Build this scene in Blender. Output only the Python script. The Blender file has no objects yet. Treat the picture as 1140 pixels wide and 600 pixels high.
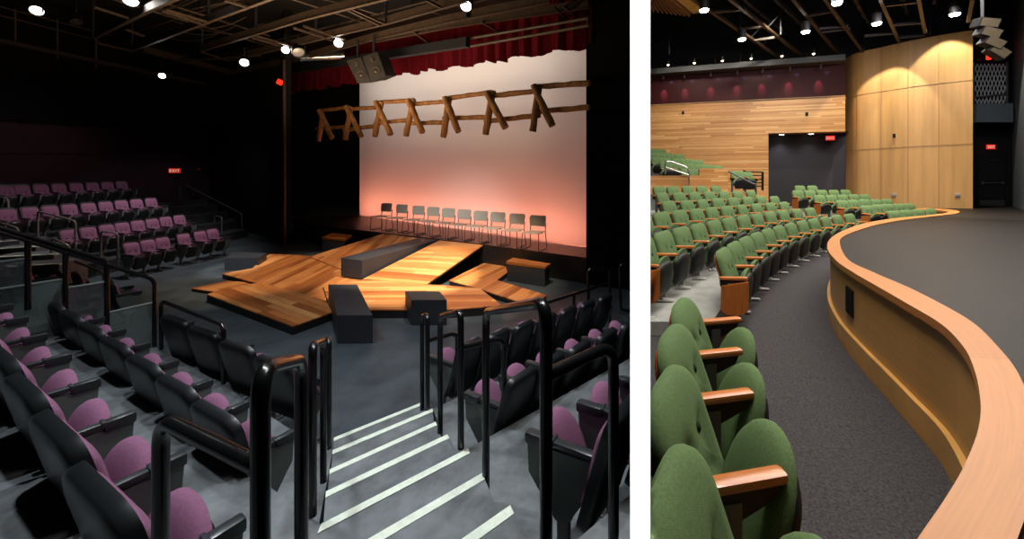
import bpy, bmesh, math, random
from mathutils import Vector, Matrix
random.seed(7)
SC = bpy.context.scene
COL = SC.collection
PI = math.pi
F, PX, VH = 430.0, 640.0, 188.0
VL, VR = 177.0, 208.0            # eye-level rows of the two auditoria
SL, SR = (VH-VL)/F, (VH-VR)/F    # gentle rake of the two floors
ZC, ZR = 3.0, 1.36               # camera height, height of the right carpet below it
EYE_R = 1.64

# ------------------------------------------------------------------ coordinates
def lw(x, y, h): return Vector((x, y, h + SL*y))
def rw(x, y, h): return Vector((x, y, ZR + h + SR*y))
def lp(u, v, h):                 # a point of the left hall at height h over its floor
    y = F*(3.0-h)/(v-VL); return (u-PX)/F*y, y
def rp(u, v, h):
    y = F*(EYE_R-h)/(v-VR); return (u-PX)/F*y, y
def L(u, v, h): x, y = lp(u, v, h); return lw(x, y, h)
def R(u, v, h): x, y = rp(u, v, h); return rw(x, y, h)
def at(u, v, y): return Vector(((u-PX)/F*y, y, ZC - (v-VH)/F*y))
def hL(v, y): return 3.0 - (v-VL)*y/F
def hR(v, y): return EYE_R - (v-VR)*y/F

# ------------------------------------------------------------------ materials
def lin(c):
    f = lambda s: s/12.92 if s <= .04045 else ((s+.055)/1.055)**2.4
    return tuple(f(s/255.0) for s in c) + (1.0,)
MATS = {}
def mat(name, rgb, rough=.6, metal=0., spec=.5, var=0., scale=8., bump=0., bscale=60., stretch=None, coat=0.):
    m = bpy.data.materials.new(name); m.use_nodes = True; MATS[name] = m
    nt = m.node_tree; b = nt.nodes['Principled BSDF']
    b.inputs['Base Color'].default_value = lin(rgb); b.inputs['Roughness'].default_value = rough
    b.inputs['Metallic'].default_value = metal; b.inputs['Specular IOR Level'].default_value = spec
    b.inputs['Coat Weight'].default_value = coat
    tc = nt.nodes.new('ShaderNodeTexCoord'); mp = nt.nodes.new('ShaderNodeMapping')
    nt.links.new(tc.outputs['Object'], mp.inputs['Vector'])
    if stretch: mp.inputs['Scale'].default_value = stretch
    if var:
        n = nt.nodes.new('ShaderNodeTexNoise'); n.inputs['Scale'].default_value = scale; n.inputs['Detail'].default_value = 6; n.inputs['Roughness'].default_value = .65
        nt.links.new(mp.outputs[0], n.inputs['Vector'])
        r = nt.nodes.new('ShaderNodeValToRGB')
        r.color_ramp.elements[0].position = .3; r.color_ramp.elements[1].position = .7
        r.color_ramp.elements[0].color = lin([c*(1-var) for c in rgb]); r.color_ramp.elements[1].color = lin([min(255, c*(1+var)) for c in rgb])
        nt.links.new(n.outputs['Fac'], r.inputs[0]); nt.links.new(r.outputs[0], b.inputs['Base Color'])
    if bump:
        n2 = nt.nodes.new('ShaderNodeTexNoise'); n2.inputs['Scale'].default_value = bscale; n2.inputs['Detail'].default_value = 4
        nt.links.new(mp.outputs[0], n2.inputs['Vector'])
        bp = nt.nodes.new('ShaderNodeBump'); bp.inputs['Strength'].default_value = bump; bp.inputs['Distance'].default_value = .01
        nt.links.new(n2.outputs['Fac'], bp.inputs['Height']); nt.links.new(bp.outputs[0], b.inputs['Normal'])
    return m
def planks(name, cols, length, width, rough=.4, gap=.004, grain=.25, spec=.4, mortar=(20, 12, 6)):
    """boards laid in UV metres: u runs along the board, v across"""
    m = bpy.data.materials.new(name); m.use_nodes = True; MATS[name] = m
    nt = m.node_tree; b = nt.nodes['Principled BSDF']; N = nt.nodes.new; K = nt.links.new
    b.inputs['Roughness'].default_value = rough; b.inputs['Specular IOR Level'].default_value = spec
    uv = N('ShaderNodeUVMap')
    br = N('ShaderNodeTexBrick'); br.offset = .37; br.inputs['Scale'].default_value = 1
    br.inputs['Brick Width'].default_value = length; br.inputs['Row Height'].default_value = width
    br.inputs['Mortar Size'].default_value = gap; br.inputs['Mortar Smooth'].default_value = .2; br.inputs['Bias'].default_value = 0
    br.inputs['Color1'].default_value = (0, 0, 0, 1); br.inputs['Color2'].default_value = (1, 1, 1, 1); br.inputs['Mortar'].default_value = (.5, .5, .5, 1)
    br.offset = 0
    sx = N('ShaderNodeSeparateXYZ'); K(uv.outputs[0], sx.inputs[0])
    dv = N('ShaderNodeMath'); dv.operation = 'DIVIDE'; K(sx.outputs[1], dv.inputs[0]); dv.inputs[1].default_value = width
    fl = N('ShaderNodeMath'); fl.operation = 'FLOOR'; K(dv.outputs[0], fl.inputs[0])
    wn = N('ShaderNodeTexWhiteNoise'); wn.noise_dimensions = '1D'; K(fl.outputs[0], wn.inputs['W'])
    ma = N('ShaderNodeMath'); ma.operation = 'MULTIPLY_ADD'; K(wn.outputs['Value'], ma.inputs[0]); ma.inputs[1].default_value = length*7; K(sx.outputs[0], ma.inputs[2])
    cb = N('ShaderNodeCombineXYZ'); K(ma.outputs[0], cb.inputs[0]); K(sx.outputs[1], cb.inputs[1]); K(cb.outputs[0], br.inputs['Vector'])
    r = N('ShaderNodeValToRGB'); e = r.color_ramp.elements
    while len(e) < len(cols): e.new(.5)
    for i, c in enumerate(cols): e[i].position = i/(len(cols)-1); e[i].color = lin(c)
    K(br.outputs['Color'], r.inputs[0])
    mp = N('ShaderNodeMapping'); mp.inputs['Scale'].default_value = (1.3, 30, 1); K(uv.outputs[0], mp.inputs['Vector'])
    n = N('ShaderNodeTexNoise'); n.inputs['Scale'].default_value = 1.6; n.inputs['Detail'].default_value = 6; K(mp.outputs[0], n.inputs['Vector'])
    mr = N('ShaderNodeMapRange'); mr.inputs['From Min'].default_value = .3; mr.inputs['From Max'].default_value = .7
    mr.inputs['To Min'].default_value = 1-grain; mr.inputs['To Max'].default_value = 1+grain*.6; K(n.outputs['Fac'], mr.inputs['Value'])
    mx = N('ShaderNodeMix'); mx.data_type = 'RGBA'; mx.blend_type = 'MULTIPLY'; mx.inputs[0].default_value = 1
    K(r.outputs[0], mx.inputs[6]); K(mr.outputs[0], mx.inputs[7])
    m2 = N('ShaderNodeMix'); m2.data_type = 'RGBA'; K(br.outputs['Fac'], m2.inputs[0]); K(mx.outputs[2], m2.inputs[6]); m2.inputs[7].default_value = lin(mortar)
    K(m2.outputs[2], b.inputs['Base Color'])
    return m
def lamp_mat(name, rgb, strength):
    m = bpy.data.materials.new(name); m.use_nodes = True; MATS[name] = m
    b = m.node_tree.nodes['Principled BSDF']; b.inputs['Base Color'].default_value = (0, 0, 0, 1)
    b.inputs['Emission Color'].default_value = lin(rgb); b.inputs['Emission Strength'].default_value = strength
    return m
# left hall
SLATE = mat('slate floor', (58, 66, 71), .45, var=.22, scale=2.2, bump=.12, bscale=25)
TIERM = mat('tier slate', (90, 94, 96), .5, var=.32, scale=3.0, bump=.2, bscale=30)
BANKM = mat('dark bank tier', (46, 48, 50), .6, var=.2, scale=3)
STRIPE = mat('white stair stripe', (214, 222, 205), .7, var=.06, scale=20)
BLK = mat('black paint', (11, 11, 12), .8, spec=.2)
DRAPE = mat('black drape', (9, 9, 10), .95, spec=.1)
PLUM = mat('plum wall', (58, 34, 46), .85, var=.12, scale=3)
PLASTIC = mat('black seat plastic', (22, 25, 27), .38, spec=.5)
ARMBLK = mat('black arm plastic', (40, 44, 46), .3, spec=.5)
STANDARD = mat('grey seat standard', (92, 100, 96), .42, spec=.5)
PURPLE = mat('purple upholstery', (130, 88, 114), .95, spec=.15, var=.08, scale=90, bump=.25, bscale=320)
PBUT = mat('purple button', (96, 56, 84), .9, spec=.1)
STEELBLK = mat('black painted tube', (17, 18, 19), .22, spec=.6)
DECKW = planks('stage planks', [(140, 78, 40), (186, 114, 62), (206, 140, 82), (166, 94, 48), (216, 158, 100)], 2.3, .135, .34, .003, .3)
DECKE = mat('black deck edge', (20, 19, 18), .6)
BOXM = mat('charcoal box paint', (42, 45, 50), .5, var=.08, scale=5)
BENCHW = planks('bench top planks', [(140, 82, 30), (190, 120, 52)], 1.4, .12, .4)
LOGM = mat('weathered log', (122, 82, 40), .75, var=.35, scale=6, bump=.5, bscale=18, stretch=(1, 1, .25))
VELVET = mat('red velvet', (112, 22, 36), .9, spec=.1, var=.1, scale=12)
SCREEN = bpy.data.materials.new('cyclorama cloth'); SCREEN.use_nodes = True
CHAIRM = mat('brushed chair metal', (176, 174, 162), .45, metal=.0, var=.06, scale=30)
CHROME = mat('chrome', (190, 192, 195), .18, metal=1.)
DKTUBE = mat('dark chair tube', (60, 58, 56), .35, metal=.7)
RIGM = mat('rigging steel', (58, 46, 36), .5, metal=.2, var=.25, scale=9)
RIGD = mat('dark rigging steel', (34, 36, 40), .45, metal=.3)
CEIL = mat('cluttered dark ceiling', (16, 13, 11), .9, var=.5, scale=5)
SPKM = mat('speaker cabinet', (20, 17, 15), .6, var=.1)
SPKG = mat('speaker grille', (24, 20, 17), .7, bump=.5, bscale=300)
CONE = mat('speaker cone', (34, 28, 24), .5)
LEDW = lamp_mat('white lamp lens', (255, 250, 240), 28)
LEDB = lamp_mat('pale lamp lens', (255, 244, 226), 6)
EXITR = lamp_mat('exit red', (210, 40, 34), .55)
EXITR2 = lamp_mat('exit red bright', (240, 44, 40), 1.0)
EXITW = lamp_mat('exit letters', (240, 190, 160), .7)
REDL = lamp_mat('red lamp', (255, 40, 20), 2.0)
GLASS = bpy.data.materials.new('guard glass'); GLASS.use_nodes = True
g_ = GLASS.node_tree; g_.nodes.clear()
o_ = g_.nodes.new('ShaderNodeOutputMaterial'); t_ = g_.nodes.new('ShaderNodeBsdfTransparent'); t_.inputs[0].default_value = (.80, .86, .84, 1)
q_ = g_.nodes.new('ShaderNodeBsdfGlossy'); q_.inputs['Roughness'].default_value = .08; q_.inputs[0].default_value = (.8, .9, .88, 1)
d_ = g_.nodes.new('ShaderNodeBsdfDiffuse'); d_.inputs[0].default_value = (.25, .28, .27, 1)
x1 = g_.nodes.new('ShaderNodeMixShader'); x1.inputs[0].default_value = .13; x2 = g_.nodes.new('ShaderNodeMixShader'); x2.inputs[0].default_value = .22
g_.links.new(t_.outputs[0], x1.inputs[1]); g_.links.new(q_.outputs[0], x1.inputs[2]); g_.links.new(x1.outputs[0], x2.inputs[1]); g_.links.new(d_.outputs[0], x2.inputs[2]); g_.links.new(x2.outputs[0], o_.inputs[0])
GEDGE = mat('glass top edge', (150, 160, 156), .3)
s_ = SCREEN.node_tree; s_.nodes.clear()
o_ = s_.nodes.new('ShaderNodeOutputMaterial'); d_ = s_.nodes.new('ShaderNodeBsdfDiffuse'); d_.inputs[0].default_value = lin((226, 222, 218))
t_ = s_.nodes.new('ShaderNodeBsdfTranslucent'); t_.inputs[0].default_value = lin((236, 230, 224)); x1 = s_.nodes.new('ShaderNodeMixShader'); x1.inputs[0].default_value = .5
s_.links.new(d_.outputs[0], x1.inputs[1]); s_.links.new(t_.outputs[0], x1.inputs[2]); s_.links.new(x1.outputs[0], o_.inputs[0])
# right hall
CARPET = mat('charcoal carpet', (59, 57, 58), .97, spec=.1, var=.3, scale=70, bump=.7, bscale=170)
CONC = mat('pale concrete', (140, 141, 135), .7, var=.12, scale=3, bump=.1)
GREEN = mat('green upholstery', (86, 107, 70), .95, spec=.12, var=.1, scale=110, bump=.25, bscale=340)
GBUT = mat('green button', (34, 50, 28), .95, spec=.1)
OAKARM = mat('oiled wood arm', (176, 104, 50), .3, spec=.5, var=.16, scale=5, stretch=(20, 1, 20), coat=.2)
ENDPAN = mat('wood end panel', (158, 88, 36), .35, var=.14, scale=4, stretch=(14, 14, 1))
SHELLB = mat('black seat shell', (15, 15, 16), .55, spec=.3)
CFOOT = mat('bright metal foot', (205, 206, 204), .25, metal=.35)
CAPW = planks('cap maple', [(168, 106, 52), (178, 116, 60), (164, 102, 50)], 1.9, .6, .42, .002, .12, .3, (150, 90, 50))
PANW = planks('veneer panel', [(172, 126, 66), (180, 134, 72), (166, 120, 62)], .46, 3.0, .38, .001, .1, .4, (140, 100, 50))
KICK = mat('kick board wood', (186, 138, 74), .35, var=.1, scale=3)
STGF = mat('stage boards', (21, 18, 17), .5, spec=.12, var=.2, scale=1.6, bump=.1, bscale=14)
SLATW = planks('horizontal slat wall', [(160, 106, 58), (186, 136, 80), (174, 120, 68), (204, 160, 104), (182, 128, 75)], 3.2, .07, .38, .002, .18, .4, (70, 40, 18))
TALLW = planks('tall veneer', [(190, 146, 82), (204, 160, 94), (196, 150, 88)], 2.6, 2.4, .3, .004, .1, .5, (130, 92, 48))
OXBLOOD = mat('oxblood gloss wall', (56, 15, 19), .45, spec=.12)
RECESS = mat('dark recess wall', (36, 33, 40), .7)
GREYW = mat('grey wall paint', (66, 72, 78), .7)
DKWALL = mat('dark upper wall', (56, 58, 64), .8)
FASCIA = mat('catwalk fascia', (62, 64, 68), .5)
SOFFIT = mat('taupe soffit', (84, 74, 66), .8)
BROWNST = mat('brown steel', (56, 42, 28), .45, metal=.2)
GREYST = mat('grey steel', (76, 74, 82), .4, metal=.5)
STAIN = mat('stainless tube', (206, 204, 198), .22, metal=.9)
TANG = mat('tan speaker mesh', (56, 45, 26), .7, bump=.5, bscale=200)
WHITE = mat('white partition paint', (250, 250, 250), .9, spec=.1)
PLATE = mat('outlet plate', (168, 170, 172), .4, metal=.5)
RIBW = mat('ribbed reflector wood', (122, 72, 34), .5, var=.15)
YELW = mat('plain reflector wood', (196, 148, 62), .5, var=.08)

# ------------------------------------------------------------------ object helpers
def link(o, parent=None):
    COL.objects.link(o)
    if parent: o.parent = parent
    return o
def obj(name, bm, m, parent=None, smooth=True, loc=None, label=None):
    me = bpy.data.meshes.new(name)
    bmesh.ops.recalc_face_normals(bm, faces=bm.faces)
    bm.to_mesh(me); bm.free()
    for p in me.polygons: p.use_smooth = smooth
    if smooth: me.set_sharp_from_angle(angle=math.radians(38))
    for mm in (m if isinstance(m, (list, tuple)) else [m]): me.materials.append(mm)
    o = bpy.data.objects.new(name, me)
    if loc is not None: o.location = loc
    if label: o['label'] = label
    return link(o, parent)
def tag(o, label, cat, group=None):
    o['label'] = label; o['category'] = cat
    if group: o['group'] = group
    return o
def thing(name, label, cat, loc=(0, 0, 0), rz=0., group=None):
    o = bpy.data.objects.new(name, None); o.empty_display_size = .1
    o.location = loc; o.rotation_euler = (0, 0, rz); link(o)
    return tag(o, label, cat, group)
def struct(o, label=None):
    o['kind'] = 'structure'
    if label: o['label'] = label
    return o
def new(): return bmesh.new()
def prism(bm, pts, z0s, z1s, mi=0):
    """polygon pts (x,y) raised from z0 to z1 (number or list)"""
    n = len(pts)
    f = lambda z, i: z[i] if isinstance(z, (list, tuple)) else z
    a = [bm.verts.new((p[0], p[1], f(z0s, i))) for i, p in enumerate(pts)]
    b = [bm.verts.new((p[0], p[1], f(z1s, i))) for i, p in enumerate(pts)]
    fs = [bm.faces.new(b), bm.faces.new(a[::-1])]
    for i in range(n): fs.append(bm.faces.new((a[i], a[(i+1) % n], b[(i+1) % n], b[i])))
    for q in fs: q.material_index = mi
    return fs
def box(bm, c, s, rot=None, bev=0.):
    mtx = Matrix.Translation(Vector(c)) @ (rot.to_4x4() if rot else Matrix.Identity(4)) @ Matrix.Diagonal((s[0], s[1], s[2], 1))
    r = bmesh.ops.create_cube(bm, size=1, matrix=mtx)
    if bev:
        vs = set(r['verts']); es = [e for e in bm.edges if e.verts[0] in vs and e.verts[1] in vs]
        bmesh.ops.bevel(bm, geom=es, offset=bev, segments=2, profile=.6, affect='EDGES')
def bar(bm, a, b, w, h, bev=0.):
    """rectangular bar from a to b"""
    a, b = Vector(a), Vector(b); d = b-a; ln = d.length
    if ln < 1e-5: return
    q = d.to_track_quat('X', 'Z').to_matrix()
    box(bm, (a+b)/2, (ln, w, h), q, bev)
def tube(bm, pts, r, seg=12, cap=True, radii=None):
    pts = [Vector(p) for p in pts]; n = len(pts); rings = []
    prev = None
    for i, p in enumerate(pts):
        d = (pts[min(i+1, n-1)]-pts[max(i-1, 0)]).normalized()
        if prev is None:
            ref = Vector((0, 0, 1)) if abs(d.z) < .9 else Vector((1, 0, 0))
            nx = d.cross(ref).normalized()
        else:
            nx = (prev - d*prev.dot(d)).normalized()
        prev = nx; ny = d.cross(nx); rr = radii[i] if radii else r
        rings.append([bm.verts.new(p + nx*rr*math.cos(2*PI*k/seg) + ny*rr*math.sin(2*PI*k/seg)) for k in range(seg)])
    for i in range(n-1):
        for k in range(seg): bm.faces.new((rings[i][k], rings[i][(k+1) % seg], rings[i+1][(k+1) % seg], rings[i+1][k]))
    if cap: bm.faces.new(rings[0][::-1]); bm.faces.new(rings[-1])
def bend(pts, rad=.08, n=6):
    """round the corners of a polyline"""
    pts = [Vector(p) for p in pts]; out = [pts[0]]
    for i in range(1, len(pts)-1):
        p, a, b = pts[i], pts[i-1], pts[i+1]
        r = min(rad, (a-p).length*.48, (b-p).length*.48)
        p0 = p+(a-p).normalized()*r; p1 = p+(b-p).normalized()*r
        for k in range(n+1):
            t = k/n; out.append((1-t)**2*p0 + 2*t*(1-t)*p + t*t*p1)
    out.append(pts[-1]); return out
def lathe(bm, prof, seg=20, axis=None, loc=(0, 0, 0)):
    """profile of (radius, height) turned round z"""
    m = axis if axis else Matrix.Identity(3); loc = Vector(loc); rings = []
    for r, z in prof: rings.append([bm.verts.new(loc + m @ Vector((r*math.cos(2*PI*k/seg), r*math.sin(2*PI*k/seg), z))) for k in range(seg)])
    for i in range(len(rings)-1):
        for k in range(seg): bm.faces.new((rings[i][k], rings[i][(k+1) % seg], rings[i+1][(k+1) % seg], rings[i+1][k]))
    bm.faces.new(rings[0][::-1]); bm.faces.new(rings[-1])
def face_uv(bm, ax_u, ax_v, org=(0, 0, 0)):
    lay = bm.loops.layers.uv.verify(); u, v, o = Vector(ax_u), Vector(ax_v), Vector(org)
    for f in bm.faces:
        for l in f.loops: l[lay].uv = ((l.vert.co-o).dot(u), (l.vert.co-o).dot(v))
def outline(W, H, rt, rb, taper=1., n=7):
    pts = []
    def arc(cx, cz, r, a0, a1):
        for k in range(n+1):
            a = a0+(a1-a0)*k/n; pts.append((cx+r[0]*math.cos(a), cz+r[1]*math.sin(a)))
    hw = W/2
    rt = rt if isinstance(rt, tuple) else (rt, rt); rb = rb if isinstance(rb, tuple) else (rb, rb)
    arc(hw-rt[0], H-rt[1], rt, 0, PI/2); arc(-hw+rt[0], H-rt[1], rt, PI/2, PI)
    arc(-hw+rb[0], rb[1], rb, PI, 1.5*PI); arc(hw-rb[0], rb[1], rb, 1.5*PI, 2*PI)
    return [(x*(taper+(1-taper)*(z/H)), z) for x, z in pts]
def pad(W, H, T, rt, rb, taper=1., rings=6, back=.012, dims=(), bow=0., p=3.):
    """upholstered pad in the x-z plane, bulging to +y; flat back at -back"""
    bm = new(); ol = outline(W, H, rt, rb, taper); n = len(ol); cz = H*.5
    def yy(x, z, rho):
        y = T*(1-rho**p)**(1/2.2) if rho < 1 else 0
        for dx, dz, dd, dr in dims: y -= dd*math.exp(-((x-dx)**2+(z-dz)**2)/(2*dr*dr))
        return y + bow*(x/(W/2))**2
    rr = [1-(1-k/rings)**1.0 for k in range(1, rings+1)]
    rr = [math.sin(r*PI/2)**.85 for r in rr]
    loops = []
    for rho in rr:
        loops.append([bm.verts.new((x*rho, yy(x*rho, cz+(z-cz)*rho, rho), cz+(z-cz)*rho)) for x, z in ol])
    c = bm.verts.new((0, yy(0, cz, 0), cz))
    for k in range(n): bm.faces.new((c, loops[0][k], loops[0][(k+1) % n]))
    for i in range(len(loops)-1):
        for k in range(n): bm.faces.new((loops[i][k], loops[i+1][k], loops[i+1][(k+1) % n], loops[i][(k+1) % n]))
    bk = [bm.verts.new((x, -back+bow*(x/(W/2))**2, z)) for x, z in ol]
    for k in range(n): bm.faces.new((loops[-1][k], bk[k], bk[(k+1) % n], loops[-1][(k+1) % n]))
    cb = bm.verts.new((0, -back, cz))
    for k in range(n): bm.faces.new((cb, bk[(k+1) % n], bk[k]))
    return bm
def xf(bm, m): bmesh.ops.transform(bm, matrix=m, verts=bm.verts); return bm

# ------------------------------------------------------------------ theatre seats
def seat_template(w, k, armh, domeh, fabric, button, shellm, style, shellw=.96, lean_=.26, gap=.075, cy=0., bx=0., rt=(.21, .10), cyaw=0.):
    """meshes of one tip-up seat; x across, +y the way it faces, z up; k squeezes the depth"""
    T = {}
    def grab(key, bm, m, smooth=True):
        me = bpy.data.meshes.new(key); bmesh.ops.recalc_face_normals(bm, faces=bm.faces); bm.to_mesh(me); bm.free()
        for p in me.polygons: p.use_smooth = smooth
        if smooth: me.set_sharp_from_angle(angle=math.radians(50))
        me.materials.append(m); T[key] = me
    rec = math.atan2((.26 if style == 'oak' else .17)*k, .56)
    base = Matrix.Translation((bx, -.09*k, .31)) @ Matrix.Rotation(rec, 4, 'X')
    W = w*shellw
    # shell bulges to the rear
    bm = pad(W*(.93 if style == 'oak' else 1), .565 if style == 'oak' else .68, .02 if style == 'oak' else .035, (W*rt[0], rt[1]), (W*.16, .07), .94, 5, .012 if style == 'oak' else .045, p=5)
    sh0 = Matrix.Translation((0, 0, -.03 if style == 'oak' else -.09)); xf(bm, Matrix.Diagonal((1, -1, 1, 1)))
    grab('back_shell', xf(bm, base @ sh0), ENDPAN if style == 'oak' else shellm)
    dz, dx = .30, W*.16
    dims = [(sx*dx, dz, (.034 if style == 'oak' else .024), .034) for sx in (-1, 1)] + ([(sx*dx, dz-.15, (.024), .030) for sx in (-1, 1)] if style == 'oak' else [])
    bm = pad(W*.95, .545 if style == 'oak' else .525, .066 if style == 'oak' else .056, (W*rt[0], rt[1]), (W*.12, .06), .95, 8, .012, dims, .012)
    grab('back_cushion', xf(bm, base @ Matrix.Translation((0, .03, .02))), fabric)
    for i, sx in enumerate((-1, 1)):
        bm = new(); bmesh.ops.create_uvsphere(bm, u_segments=8, v_segments=5, radius=.021); xf(bm, Matrix.Diagonal((1, .5, 1, 1)))
        grab('button%d' % i, xf(bm, base @ Matrix.Translation((sx*dx, .03+.044, .02+dz))), button)
    # tipped-up cushion
    Wc = W-gap; Hc = (domeh-.20)/math.cos(lean_)
    lean = Matrix.Translation((0, .055*k+.01+cy, .20)) @ Matrix.Rotation(cyaw, 4, 'Z') @ Matrix.Rotation(-lean_, 4, 'X')
    bm = pad(Wc, Hc, .075, (Wc*.47, Hc*.55), (Wc*.2, .08), .92, 7, .01, p=2.6); xf(bm, Matrix.Diagonal((1, -1, 1, 1)))
    grab('seat_cushion', xf(bm, lean), fabric)
    bm = pad(Wc*1.03, Hc-.05, .05, (Wc*.40, Hc*.36), (Wc*.2, .08), .92, 5, .005, p=4)
    grab('seat_shell', xf(bm, lean @ Matrix.Translation((0, .014, -.01))), shellm)
    # arm: origin at its front top end, running back along -y
    ln = .44*k
    bm = new()
    if style == 'oak':
        box(bm, (0, -ln/2, -.019), (.060, ln, .038), None, .0175)
        grab('armrest', bm, OAKARM)
        bm = new(); v = [(-.03, -.04), (-ln+.01, -.04), (-ln+.015, -.115), (-ln*.62, -.15), (-.05, -.085)]
        a = [bm.verts.new((-.02, y, z)) for y, z in v]; b = [bm.verts.new((.02, y, z)) for y, z in v]
        bm.faces.new(a); bm.faces.new(b[::-1])
        for i in range(5): bm.faces.new((a[i], a[(i+1) % 5], b[(i+1) % 5], b[i]))
        grab('arm_bracket', bm, SHELLB, False)
        bm = new(); box(bm, (0, -ln*.62, -armh+.30), (.05, .07*k+.02, .60-.10), None, .008); grab('standard', bm, STANDARD_R, False)
        bm = new(); box(bm, (0, -ln*.5, -armh+.014), (.055, .26*k+.03, .026), None, .01)
        lathe(bm, [(.035, .02), (.03, .05), (.0285, .06)], 10, None, (0, -ln*.62, -armh)); grab('foot', bm, CFOOT)
    else:
        box(bm, (0, -ln*.70, -.020), (.052, ln*.60, .034), None, .012); box(bm, (0, -ln*.20, -.032), (.060, ln*.40, .062), None, .016)
        box(bm, (0, -ln*.40, -.012), (.064, .018, .03), None, .004)
        grab('armrest', bm, ARMBLK)
        v = [(-.01, -.055), (-ln+.0, -.04), (-ln*.96, -.10), (-ln*.64, -.40), (-ln*.44, -.42), (-.02, -.22)]
        bm = new(); a = [bm.verts.new((-.018, y, z)) for y, z in v]; b = [bm.verts.new((.018, y, z)) for y, z in v]; n = len(v)
        bm.faces.new(a); bm.faces.new(b[::-1])
        for i in range(n): bm.faces.new((a[i], a[(i+1) % n], b[(i+1) % n], b[i]))
        bmesh.ops.bevel(bm, geom=bm.edges[:], offset=.004, segments=1, affect='EDGES'); grab('standard', bm, STANDARD, False)
        bm = new(); box(bm, (0, -ln*.54, -.385-(armh-.385)/2), (.035, .05*k+.02, armh-.385), None, .006); box(bm, (0, -ln*.5, -armh+.012), (.05, .24*k+.04, .02), None, .008); grab('foot', bm, FOOTM)
    # shield-shaped end panel
    bm = new(); v = [(.0, -.042), (-ln+.01, -.095), (-ln*.98, -.38), (-ln*.80, -.43), (-ln*.2, -.43), (.0, -.36)]
    a = [bm.verts.new((-.012, y, z)) for y, z in v]; b = [bm.verts.new((.012, y, z)) for y, z in v]; n = len(v)
    bm.faces.new(a); bm.faces.new(b[::-1])
    for i in range(n): bm.faces.new((a[i], a[(i+1) % n], b[(i+1) % n], b[i]))
    bmesh.ops.bevel(bm, geom=bm.edges[:], offset=.006, segments=2, affect='EDGES'); grab('end_panel', bm, ENDPAN)
    T['w'] = w; T['k'] = k; T['armh'] = armh; T['style'] = style
    return T
FOOTM = mat('grey metal foot', (120, 122, 120), .35, metal=.6)
STANDARD_R = mat('grey standard leg', (84, 86, 88), .4, metal=.4)
RIGHT_SEATS = []
def ch(name, me, parent, loc=(0, 0, 0), rz=0.):
    o = bpy.data.objects.new(name, me); o.location = loc; o.rotation_euler = (0, 0, rz); return link(o, parent)
def place_seat(T, origin, heading, arms, label, cat, group, splay=0., buttons=True, end=None, floor=None):
    """arms: world points (front top ends); heading in radians from +x"""
    rz = heading-PI/2
    t = thing('theatre_seat', label, cat, origin, rz, group)
    ch('back_shell', T['back_shell'], t); bc = ch('back_cushion', T['back_cushion'], t)
    if buttons:
        ch('button', T['button0'], bc); ch('button', T['button1'], bc)
    ch('seat_cushion', T['seat_cushion'], t); ch('seat_shell', T['seat_shell'], t)
    inv = Matrix.Rotation(-rz, 3, 'Z')
    for i, a in enumerate(arms):
        q = inv @ (Vector(a)-Vector(origin)); q.z = T['armh']
        ar = ch('armrest', T['armrest'], t, q, splay)
        ch('standard', T['standard'], ar); ch('foot', T['foot'], ar)
        if T['style'] == 'oak': ch('arm_bracket', T['arm_bracket'], ar)
        if end is not None and i == end[0]: ch('end_panel', T['end_panel'], ar, (end[1], 0, 0))
    return t
ORD = ['first', 'second', 'third', 'fourth', 'fifth', 'sixth', 'seventh', 'eighth', 'ninth', 'tenth', 'eleventh', 'twelfth', 'thirteenth', 'fourteenth']
def seat_row(T, fronts, h, heading, lab, group, W, off=.25, splay=0., buttons=True, rev=False, end=None, odir=None):
    """fronts: (x,y) of arm front ends along the row; one seat between each pair"""
    n = len(fronts)-1; res = []
    for i in range(n):
        (x0, y0), (x1, y1) = fronts[i], fronts[i+1]
        hd = heading(i, math.atan2(y1-y0, x1-x0)) if callable(heading) else heading
        od = hd if odir is None else math.radians(odir)
        ox, oy = (x0+x1)/2-off*T['k']*math.cos(od), (y0+y1)/2-off*T['k']*math.sin(od)
        o = W(ox, oy, h)
        arms = [W(x1, y1, h)] + ([W(x0, y0, h)] if i == 0 else [])
        k = n-1-i if rev else i
        nm = ORD[k] if k < len(ORD) else 'last'
        e = None
        if end and i == 0 and end[0] == 'a': e = (1, end[1])
        if end and i == n-1 and end[0] == 'b': e = (0, end[1])
        res.append(place_seat(T, o, hd, arms, lab % nm, 'theatre seat', group, splay, buttons, e))
    return res

# ================================================================== LEFT HALL
P2 = lambda u, v, h: lp(u, v, h)
def lprism(name, pts, h0, h1, m, smooth=False, parent=None):
    bm = new(); prism(bm, pts, [h0+SL*p[1] for p in pts], [h1+SL*p[1] for p in pts])
    return obj(name, bm, m, parent, smooth)
# added partition where the white divider strip runs between the two halls
PYN = .8
pl0, pr0 = PYN*(701.5-PX)/F, PYN*(724.0-PX)/F
PLS, PRS = .152, .186            # how each face runs away from the near end
plx = lambda y: pl0+PLS*(y-PYN)
prx = lambda y: pr0+PRS*(y-PYN)
YF = 23.0
bm = new(); prism(bm, [(pl0, PYN), (pr0, PYN), (prx(YF), YF), (plx(YF), YF)], -.6, 12.0)
bm.faces.ensure_lookup_table()
for f in bm.faces:
    f.normal_update(); f.material_index = 1
    c = f.calc_center_median()
    if abs(c.y-PYN) < .01: f.material_index = 0
struct(obj('wall_partition', bm, [WHITE, BLK], None, False), 'tall white end of the added partition between the two auditoria')

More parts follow.
